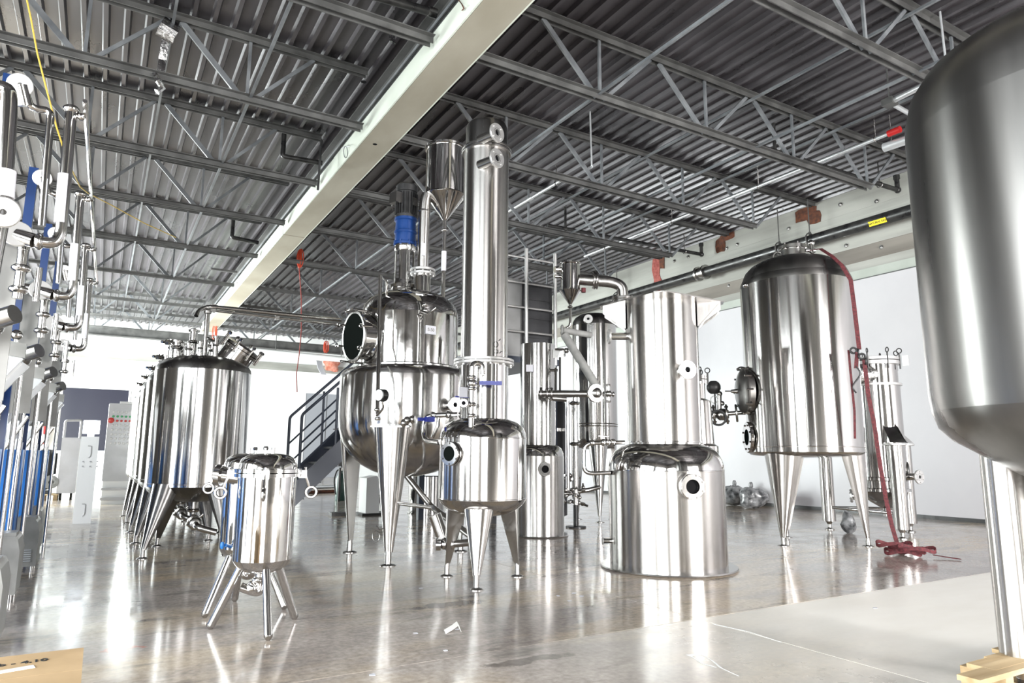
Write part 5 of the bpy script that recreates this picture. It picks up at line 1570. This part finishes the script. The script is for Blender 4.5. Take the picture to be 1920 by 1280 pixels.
p = V((-1.565, 26.800, 1.379))
make('cylinder', B().lathe([(0.09, 0), (0.1, 0.02), (0.1, 0.55), (0.06, 0.62), (0.03, 0.64), (0.03, 0.68)], p, seg=20), 'red', fe)
make('label_band', B().lathe([(0.102, 0.12), (0.102, 0.3)], p, seg=20), 'white', fe)
make('valve_head', B().box(p + V((0, 0, 0.7)), (0.05, 0.05, 0.06)).bar(p + V((-0.02, 0, 0.74)), p + V((0.12, -0.02, 0.78)), 0.03, 0.02), 'black', fe)
make('hose', B().tube(bend([p + V((0.03, 0, 0.7)), p + V((0.16, -0.02, 0.66)), p + V((0.15, -0.02, 0.25))], 0.06), 0.015, 8), 'black', fe)
make('yellow_tag', B().box(p + V((0.13, -0.06, 0.72)), (0.12, 0.01, 0.14)), 'yellow', fe)
wbx = make('wall_bracket', B().box(p + V((0, 0.15, 0.3)), (0.3, 0.1, 0.9)), 'white', fe, 0)

# ------------------------------------------------------------------ floor things seen between the tanks
dq = V((5.55, 12.57, 0))
dm = thing('steel_drum', 'plain stainless drum on the floor behind the jacketed reactor', 'drum', dq)
make('body', B().lathe([(0.36, 0), (0.36, 0.701), (0.34, 0.701 + 0.02), (0, 0.701 + 0.02)], dq, seg=44), 'polished', dm)
make('rim', B().lathe([(0.36, 0.0), (0.375, 0.005), (0.375, 0.03), (0.36, 0.035)], dq, seg=44), 'tube', dm)
bw = V((4.461, 12.582, 0.000))
bl = thing('white_blower', 'white boxed blower with a dark round motor, beneath the jacketed reactor', 'blower', bw)
make('housing', B().prism([bw + V((x, 0, z)) for x, z in ((-0.13, 0.04), (0.13, 0.04), (0.13, 0.66), (0.06, 0.72), (-0.13, 0.68))], (0.0, 0.4, 0)), 'white', bl, 0)
make('motor', B().lathe([(0.2, 0), (0.2, 0.05), (0.14, 0.08), (0.14, 0.3), (0, 0.32)], bw + V((0.13, 0.2, 0.36)), (1, -0.15, 0), 24), 'black', bl)
make('base_frame', B().box(bw + V((0.1, 0.2, 0.02)), (0.6, 0.45, 0.04)), 'black', bl, 0)
bp_ = V((3.820, 12.778, 0.000))
single('steel_plate', B().box(bp_ + V((0.12, 0.1, 0.03)), (0.36, 0.2, 0.06)), 'black', 'flat black plate lying on the floor left of the reactor legs', 'plate', None, 0)
gq = V((5.171, 16.915, 0.000))
gc = thing('green_cylinder', 'dark green gas cylinder with a black hose standing below the stair', 'cylinder', gq)
make('body', B().lathe([(0.12, 0), (0.13, 0.03), (0.13, 0.52), (0.09, 0.62), (0.03, 0.65), (0.03, 0.72)], gq, seg=24), 'green', gc)
make('hose', B().tube(bend([gq + V((0, 0, 0.7)), gq + V((-0.12, -0.03, 0.75)), gq + V((-0.2, -0.06, 0.5)), gq + V((-0.15, -0.1, 0.15))], 0.1), 0.018, 8), 'black', gc)
make('valve', B().box(gq + V((0, 0, 0.75)), (0.1, 0.06, 0.07)), 'cast', gc)
wb = V((5.221, 17.811, 0.000))
single('wall_switch_box', B().box(V((4.973, 16.500, 0.978)), (0.16, 0.1, 0.3)).box(V((5.095, 16.600, 0.977)), (0.1, 0.1, 0.36)), 'black', 'dark switch box left of the reactor jacket under the stair', 'switch box', None, 0).location.z += 0
sb = bpy.data.objects['wall_switch_box']
psb = B().box((sb.location.x, sb.location.y, sb.location.z / 2), (0.05, 0.05, sb.location.z))
org_ = V(sb.location); ORG[sb.name] = org_
make('stand_post', psb, 'black', sb, 0)
for k, (pa__, pb__, r, mt_, lb) in enumerate((((570, 916), (648, 912), 0.05, 'pipewhite', 'long pale pipe lying highest on the far floor beneath the stair'),
                                              ((566, 925), (655, 921), 0.045, 'rust', 'long rusty pipe lying in front of the pale one beneath the stair'))):
    p_, q_ = ((5.741, 22.680, 0.000), (7.404, 23.560, 0.000)) if k == 0 else ((5.017, 20.026, 0.000), (6.552, 20.570, 0.000))
    b = B().cyl(V(p_) + V((0, 0, r)), V(q_) + V((0, 0, r)), r, seg=14)
    single('floor_pipe', b, mt_, lb, 'pipe', 'pipes lying on the far floor')
for k, (p_, lb) in enumerate((((12.772, 11.438, 0.000), 'left of two crumpled clear plastic bags against the right wall'), ((12.392, 10.551, 0.000), 'right of two crumpled clear plastic bags against the right wall'))):
    b = B().ball(V(p_) + V((0, 0, 0.22)), 0.34, 26, (1, 0.8, 0.68))
    pr = random.Random(k)
    for v in b.bm.verts:
        d = v.co - V(p_) - V((0, 0, 0.22))
        s = 1 + 0.12 * math.sin(9 * d.x + 4 * k) * math.cos(11 * d.y) + 0.1 * math.sin(14 * d.z + 5 * d.x) + pr.uniform(-0.06, 0.06)
        v.co = V(p_) + V((0, 0, 0.22)) + d * s
        v.co.z = max(v.co.z, 0.004)
    bag = single('plastic_bag', b, 'plastic', lb, 'bag', 'plastic bags by the right wall', 60)
    ORG[bag.name] = V(bag.location)
    make('knot', B().ball(V(p_) + V((0.05 - 0.1 * k, 0, 0.5)), 0.07, 10, (0.7, 0.7, 1.2)), 'plastic', bag)

kq = V((6.544, 9.578, 0.713)); kq.z = 0
kc = thing('dark_filter_column', 'dark slim filter column standing in the gap right of the plain open-topped column', 'column', kq)
make('body', B().lathe([(0.05, 0.1), (0.17, 0.16), (0.17, 1.95), (0.12, 2.02), (0.05, 2.06), (0.05, 2.2)], kq, seg=32), 'darkpanel', kc)
make('band', B().lathe([(0.17, 1.5), (0.19, 1.51), (0.19, 1.56), (0.17, 1.57)], kq, seg=32), 'cast', kc)
for t in (0.5, 2.6, 4.7):
    make('leg', B().cyl(kq + V((0.13 * math.cos(t), 0.13 * math.sin(t), 0)), kq + V((0.13 * math.cos(t), 0.13 * math.sin(t), 0.3)), 0.03, seg=10), 'black', kc)
kq = V((6.560, 9.078, 0.730)); kq.z = 0
ks = thing('sample_column', 'pair of thin steel tubes over a cluster of small valves, left of the tall domed vessel', 'column', kq)
kv = V((kq.y, -kq.x, 0)).normalized()
b = B().tube([kq + V((0, 0, 0.35)), kq + V((0, 0, 2.05))], 0.055, 14)
clampjoint(b, kq + V((0, 0, 1.3)), (0, 0, 1), 0.06, 0.06); clampjoint(b, kq + V((0, 0, 1.95)), (0, 0, 1), 0.06, 0.06)
make('main_tube', b, 'tube', ks)
make('thin_tube', B().tube([kq - kv * 0.12 + V((0, 0, 0.55)), kq - kv * 0.12 + V((0, 0, 2.0))], 0.035, 12), 'tube', ks)
make('base_stand', B().lathe([(0.16, 0), (0.16, 0.02), (0.04, 0.03), (0.04, 0.4)], kq, seg=20), 'black', ks)
pr = random.Random(4)
for k in range(14):
    p = kq + kv * pr.uniform(-0.26, 0.14) + V((pr.uniform(-0.08, 0.08), pr.uniform(-0.08, 0.08), pr.uniform(0.35, 0.85)))
    d = V((pr.uniform(-1, 1), pr.uniform(-1, 1), pr.uniform(-0.6, 0.6))).normalized()
    b = B().ball(p, 0.035, 10).cyl(p - d * 0.1, p + d * 0.1, 0.018, seg=8)
    clampjoint(b, p + d * 0.08, d, 0.022, 0.03)
    make('small_valve', b, 'cast' if k % 2 else 'tube', ks)
make('dark_pipe', B().tube([kq - kv * 0.3 + V((0, 0, 0.5)), kq + kv * 0.2 + V((0, 0, 0.58)), kq + kv * 0.5 + V((0, 0.2, 0.62))], 0.035, 10), 'cast', ks)

# ------------------------------------------------------------------ pipes and cables overhead
gp_ = thing('gas_pipe', 'thick black natural gas pipe running along the upper right wall', 'pipe', (12.98, 15, 5.65))
make('pipe', B().cyl((12.98, -7.9, 5.78), (12.98, 33.9, 5.78), 0.125, seg=24), 'blackpipe', gp_)
for y in (-2.0, 12.674 - 0.35, 20.0, 27.0):
    b = B()
    for dy in (-0.12, 0.12):
        b.lathe([(0.125, -0.03), (0.19, -0.025), (0.19, 0.025), (0.125, 0.03)], (12.98, y + dy, 5.78), (0, 1, 0), 24)
    b.cyl((12.98, y - 0.11, 5.78), (12.98, y + 0.11, 5.78), 0.15, seg=20)
    make('coupling', b, 'cast', gp_)
ly = 7.618 - 0.06
nrm = V((-0.86, 0, -0.5)).normalized()
lo_ = V((12.98, ly, 5.78)) + nrm * 0.132
make('gas_label', B().box(lo_, (0.36, 0.1, 0.004), 0, frame4((0, 0, 0), (0, -1, 0), nrm).to_3x3()), 'yellow', gp_, 0)
text('gas_lettering', 'NATURAL GAS', 0.054, frame4(lo_ + nrm * 0.003, (0, -1, 0), nrm), 'ink', gp_)
for i, (px_, lb) in enumerate(((16.097, 'pipe hanger rod and ring left of the exposed red brick'), (10.148, 'pipe hanger rod and ring just left of the strapped tank top'), (9.353, 'pipe hanger rod and ring under the rusty wall pocket'))):
    yh = px_ - (0.35, 0.2, 0.2)[i]
    hg = thing('pipe_hanger', lb, 'pipe hanger', (12.98, yh, 5.78), 'gas pipe hangers')
    make('rod', B().cyl((12.98, yh, 5.93), (12.98, yh, 6.74), 0.012, seg=8), 'joist', hg)
    make('ring', B().torus((12.98, yh, 5.80), (0, 1, 0), 0.15, 0.016, 24, 6).box((12.98, yh, 5.95), (0.05, 0.04, 0.06)), 'joist', hg)
for i, (y, xa, z, lb) in enumerate(((7.18, 8.9, 6.2, 'black sprinkler branch pipe with an upturned elbow near the big foreground tank'), (12.34, 8.2, 6.2, 'black sprinkler branch pipe with an upturned elbow above the exposed brick'))):
    s_ = thing('branch_pipe', lb, 'pipe', (xa, y, z), 'black sprinkler branch pipes')
    make('pipe', B().tube(bend([(xa, y, z), (13.0, y, z + 0.08), (13.0, y, z + 0.36)], 0.08), 0.045, 12), 'blackpipe', s_)
    make('elbow_fitting', B().ball((13.0, y, z + 0.08), 0.065).cyl((13.0, y, z + 0.3), (13.0, y, z + 0.38), 0.06), 'blackpipe', s_)
    make('riser_stub', B().cyl((xa + 0.5, y, z), (xa + 0.5, y, 6.72), 0.03, seg=10).ball((xa + 0.5, y, z), 0.06), 'blackpipe', s_)
    make('hanger_rod', B().cyl((12.4, y, z + 0.05), (12.4, y, 6.72), 0.012, seg=8).torus((12.4, y, z + 0.06), (1, 0, 0), 0.055, 0.01, 16, 6), 'cast', s_)
for (x, ya, yb, lb) in ((10.7, 5.9, 14.3, 'long shiny galvanised pipe hung below the joists on the right'), (7.23, 10.25, 12.6, 'short shiny galvanised pipe hung right of the tall column top')):
    g_ = thing('galvanised_pipe', lb, 'pipe', (x, ya, 6.3), 'galvanised pipes under the roof')
    make('pipe', B().cyl((x, ya, 6.36), (x, yb, 6.36), 0.032, seg=12), 'pipewhite', g_)
    for y in [ya + 0.3 + k * 2.4 for k in range(int((yb - ya) / 2.4) + 1)]:
        make('hanger_rod', B().cyl((x, y, 6.39), (x, y, 6.74), 0.01, seg=6).torus((x, y, 6.36), (0, 1, 0), 0.045, 0.01, 14, 5), 'cast', g_)
    make('coupling', B().cyl((x, (ya + yb) / 2, 6.36), (x, (ya + yb) / 2 + 0.14, 6.36), 0.045, seg=12), 'pipewhite', g_)
    if x > 9:
        make('red_cap', B().cyl((x, ya - 0.12, 6.36), (x, ya + 0.08, 6.36), 0.055, seg=12), 'red', g_)
ca = thing('bent_conduit', 'short white conduit with a corner elbow beside the top of the foreground tank', 'conduit', (9.426, 5.176, 6.200))
make('run', B().tube([(9.426, 5.176, 6.200), (9.370, 4.634, 6.200), (9.326, 4.197, 6.200)], 0.04, 12).tube([(9.485, 5.212, 6.200), (9.920, 5.243, 6.200), (10.564, 5.282, 6.200)], 0.035, 12), 'pipewhite', ca)
make('elbow_box', B().box((9.429, 5.210, 6.200), (0.16, 0.16, 0.1)).cyl(V((9.429, 5.210, 6.200)), V((9.429, 5.210, 6.200)) + V((0, 0, 0.53)), 0.012), 'joist', ca, 0)
tb = thing('lamp_tube', 'pale cylinder fitting under the roof left of the foreground tank', 'tube', (10.772, 5.978, 6.200))
make('tube', B().cyl((10.795, 6.127, 6.200), (10.838, 5.666, 6.200), 0.075, seg=16), 'pipewhite', tb)
make('hanger_rod', B().cyl((10.810, 6.001, 6.200), V((10.810, 6.001, 6.200)) + V((0, 0, 0.53)), 0.01, seg=6), 'cast', tb)
hp_ = thing('black_supply_pipe', 'black supply pipe end with a brass coupling above the main beam', 'pipe', (2.981, 6.890, 6.300))
make('pipe', B().cyl((1.885, 6.999, 6.300), (2.919, 6.892, 6.300), 0.05, seg=12), 'blackpipe', hp_)
make('coupling', B().cyl((2.899, 6.893, 6.300), (3.001, 6.890, 6.300), 0.06, seg=12), 'cast', hp_)
make('hanger_rod', B().cyl((2.622, 6.923, 6.300), V((2.622, 6.923, 6.300)) + V((0, 0, 0.43)), 0.012, seg=6), 'cast', hp_)
b2 = thing('black_stub_pipe', 'short black stub pipe over the beam among the rusty deck ribs', 'pipe', (2.336, 11.943, 6.300))
make('pipe', B().tube(bend([V((2.336, 11.943, 6.300)) + V((0, 0, 0.44)), (2.336, 11.943, 6.300), (3.014, 11.871, 6.300)], 0.05), 0.045, 12), 'blackpipe', b2)
make('drop_rod', B().cyl((2.738, 10.900, 6.284), (2.722, 10.900, 5.401), 0.02, seg=8), 'black', b2)
b3 = thing('black_stub_pipe', 'short black stub pipe left of the beam, farther down the hall', 'pipe', (2.330, 17.346, 6.300))
make('pipe', B().tube(bend([V((2.330, 17.346, 6.300)) + V((0, 0, 0.44)), (2.330, 17.346, 6.300), (2.960, 17.458, 6.300)], 0.05), 0.05, 12), 'blackpipe', b3)
op = thing('vent_line', 'pair of thin steel pipes crossing from the storage tank vent toward the reactor', 'pipe', (1.061, 9.038, 2.889))
make('upper_pipe', B().tube(bend([(0.878, 9.058, 2.772), (0.902, 9.105, 2.850), (1.011, 9.144, 2.923), (2.659, 9.016, 2.900)], 0.1), 0.026, 12), 'tube', op)
make('lower_pipe', B().tube([(0.989, 9.197, 2.890), (2.709, 9.053, 2.838)], 0.018, 10), 'tube', op)
make('pipe_clips', B().box((1.075, 9.157, 2.906), (0.05, 0.06, 0.1)).box((1.847, 9.135, 2.891), (0.05, 0.06, 0.1)), 'cast', op, 0)['kind'] = 'stuff'
wp = thing('white_duct', 'long white pipe crossing the far end of the hall under the girder', 'pipe', (4.0, 27.6, 4.85))
z_ = 4.991
make('pipe', B().cyl((3.077, 27.6, z_ + 0.06), (8.8, 27.6, z_ - 0.06), 0.12, seg=16), 'white', wp)
for x in (2.6, 5.6, 8.2):
    make('hanger_rod', B().cyl((x, 27.6, z_), (x, 27.6, 5.83), 0.015, seg=6), 'joist', wp)

for i, ((x, y), zb_, lb) in enumerate((((6.526, 8.5), 5.8, 'loose hanging rod under the roof right of the tall column nozzles'), ((8.77, 4.1), 6.0, 'loose hanging rod under the roof above the foreground tank'))):
    lr = thing('hanging_rod', lb, 'rod', (x, y, zb_), 'loose hanging rods')
    make('rod', B().cyl((x, y, zb_), (x - 0.02, y, 6.74), 0.014, seg=8), 'pipewhite', lr)
    make('end_hook', B().torus((x, y, zb_ - 0.02), (1, 0, 0), 0.02, 0.008, 12, 5), 'pipewhite', lr)
# ropes, cords and torn foil hanging from the roof
yr = thing('yellow_rope', 'thin yellow rope looping down from the roof at upper left', 'rope', (-1.264, 9.703, 6.700))
make('hanging_end', B().tube([(-0.908, 6.900, 5.095), (-0.847, 6.900, 4.875), (-0.776, 6.950, 4.593), (-0.679, 7.000, 4.290), (-0.585, 7.100, 4.013), (-0.497, 7.400, 3.832)], 0.008, 6), 'rope', yr)
make('slack_run', B().tube([(-0.497, 7.400, 3.832), (-0.453, 9.000, 4.129), (-0.476, 11.600, 4.921), (-0.165, 12.400, 5.047), (0.323, 13.000, 5.017), (0.892, 13.900, 5.105)], 0.008, 6), 'rope', yr)
fo = thing('torn_foil_strip', 'torn silver foil strip hanging between two joists at upper left', 'foil', (0.242, 9.250, 5.788))
make('crumpled_top', B().ribbon([(0.342, 9.280, 6.659), (0.304, 9.200, 6.508), (0.276, 9.300, 6.480), (0.256, 9.220, 6.353)], (0.2, 0.02, -0.06), 0.012), 'foil', fo)
make('hanging_strip', B().ribbon([(0.278, 9.270, 6.434), (0.267, 9.240, 6.234), (0.257, 9.300, 6.099), (0.254, 9.240, 5.934), (0.236, 9.260, 5.791)], (0.09, 0.03, 0.02), 0.008), 'foil', fo)
make('lower_wrap', B().tube([(0.188, 9.200, 5.820), (0.235, 9.150, 5.722), (0.290, 9.200, 5.669), (0.230, 9.200, 5.600)], 0.04, 8), 'foil', fo)
mm = thing('small_foil_scrap', 'scrap of silver foil hooked on the chord near the beam', 'foil', (2.712, 7.563, 6.200))
make('scrap', B().ribbon([(2.850, 7.962, 6.620), (2.823, 7.901, 6.500), (2.825, 7.857, 6.400)], (0.08, 0.03, 0), 0.01), 'foil', mm)
for i, (px_, lb, rr) in enumerate((((3.888, 17.050, 5.943), 'orange cord bundle on the joist right of the beam, with a red cord trailing down', 0.22), ((3.303, 27.000, 5.539), 'orange cord bundle at the far end of the beam', 0.28), ((7.528, 27.500, 5.389), 'orange cord bundle on the far girder left of the reactor manway', 0.22))):
    ob = thing('orange_cord_bundle', lb, 'cord', px_, 'orange cord bundles')
    pr = random.Random(i)
    for k in range(5):
        cx_, cy_ = pr.uniform(-0.05, 0.05), pr.uniform(-0.05, 0.05)
        hw, tw = rr * pr.uniform(0.22, 0.4), pr.uniform(0, PI)
        loop = [V(px_) + V((cx_ + hw * math.cos(t) * math.cos(tw), cy_ + hw * math.cos(t) * math.sin(tw), rr * 1.1 * math.sin(t) * pr.uniform(0.9, 1.0))) for t in [2 * PI * q / 16 for q in range(17)]]
        make('cord_loop', B().tube(loop, 0.013, 6), 'orange', ob)
    make('hook', B().cyl(V(px_) + V((0, 0, rr)), V((px_[0], px_[1], (5.8, 5.8, 5.84)[i])), 0.012, seg=6), 'joist', ob)
    if i == 0:
        make('trailing_cord', B().tube([V(px_) - V((0, 0, rr * 0.6)), (3.997, 17.050, 4.918), (4.041, 17.050, 4.114), (4.023, 17.050, 3.513), (3.984, 17.050, 3.050), (4.023, 17.050, 2.595)], 0.012, 6), 'cordred', ob)
insq = V((9.576, 33.750, 5.476))
ins = thing('torn_insulation', 'torn pink insulation bulging from the far wall top left of the reactor', 'insulation', (9.569, 33.700, 5.310))
b = B().ball(insq, 0.45, 20, (1.0, 0.35, 0.75))
for v in b.bm.verts:
    d = v.co - insq
    v.co += d * (0.25 * math.sin(7 * d.x + 2) * math.cos(9 * d.z) + 0.15 * math.sin(13 * d.z))
make('batt', b, 'insul', ins, 60)
make('paper_facing', B().ribbon([V((8.866, 33.500, 5.608)), V((8.936, 33.400, 5.235)), V((9.135, 33.500, 4.944))], (0.3, 0.1, 0.0), 0.01), 'paper', ins)
# paint flakes and a scrap on the floor
pr = random.Random(21)
fk = B()
for px_ in ((2.105, 4.228, 0.000), (1.833, 4.271, 0.000), (3.465, 4.832, 0.000), (1.828, 3.818, 0.000), (2.451, 5.625, 0.000), (3.442, 4.696, 0.000), (3.292, 4.803, 0.000), (3.252, 4.591, 0.000), (1.315, 3.603, 0.000), (5.119, 3.274, -0.000)):
    x, y, z = px_
    fk.prism([(x + pr.uniform(0.01, 0.03) * math.cos(t), y + pr.uniform(0.01, 0.025) * math.sin(t), 0.002) for t in (0, 1.2, 2.4, 3.6, 4.9)], (0, 0, 0.002))
o = make('paint_flakes', fk, 'paper', None, 0)
o['kind'] = 'stuff'
tag(o, 'small white paint flakes scattered over the concrete floor', 'debris')
sc2 = thing('plastic_scrap', 'crumpled scrap of clear film on the floor before the receiver legs', 'scrap', (2.090, 4.220, 0.000))
make('film', B().ribbon([V((1.998, 4.194, 0.000)) + V((0, 0, 0.006)), V((2.063, 4.220, 0.000)) + V((0, 0, 0.02)), V((2.123, 4.265, 0.000)) + V((0, 0, 0.03)), V((2.101, 4.182, 0.000)) + V((0, 0, 0.006))], (0.01, 0.05, 0.01), 0.002), 'tape', sc2)
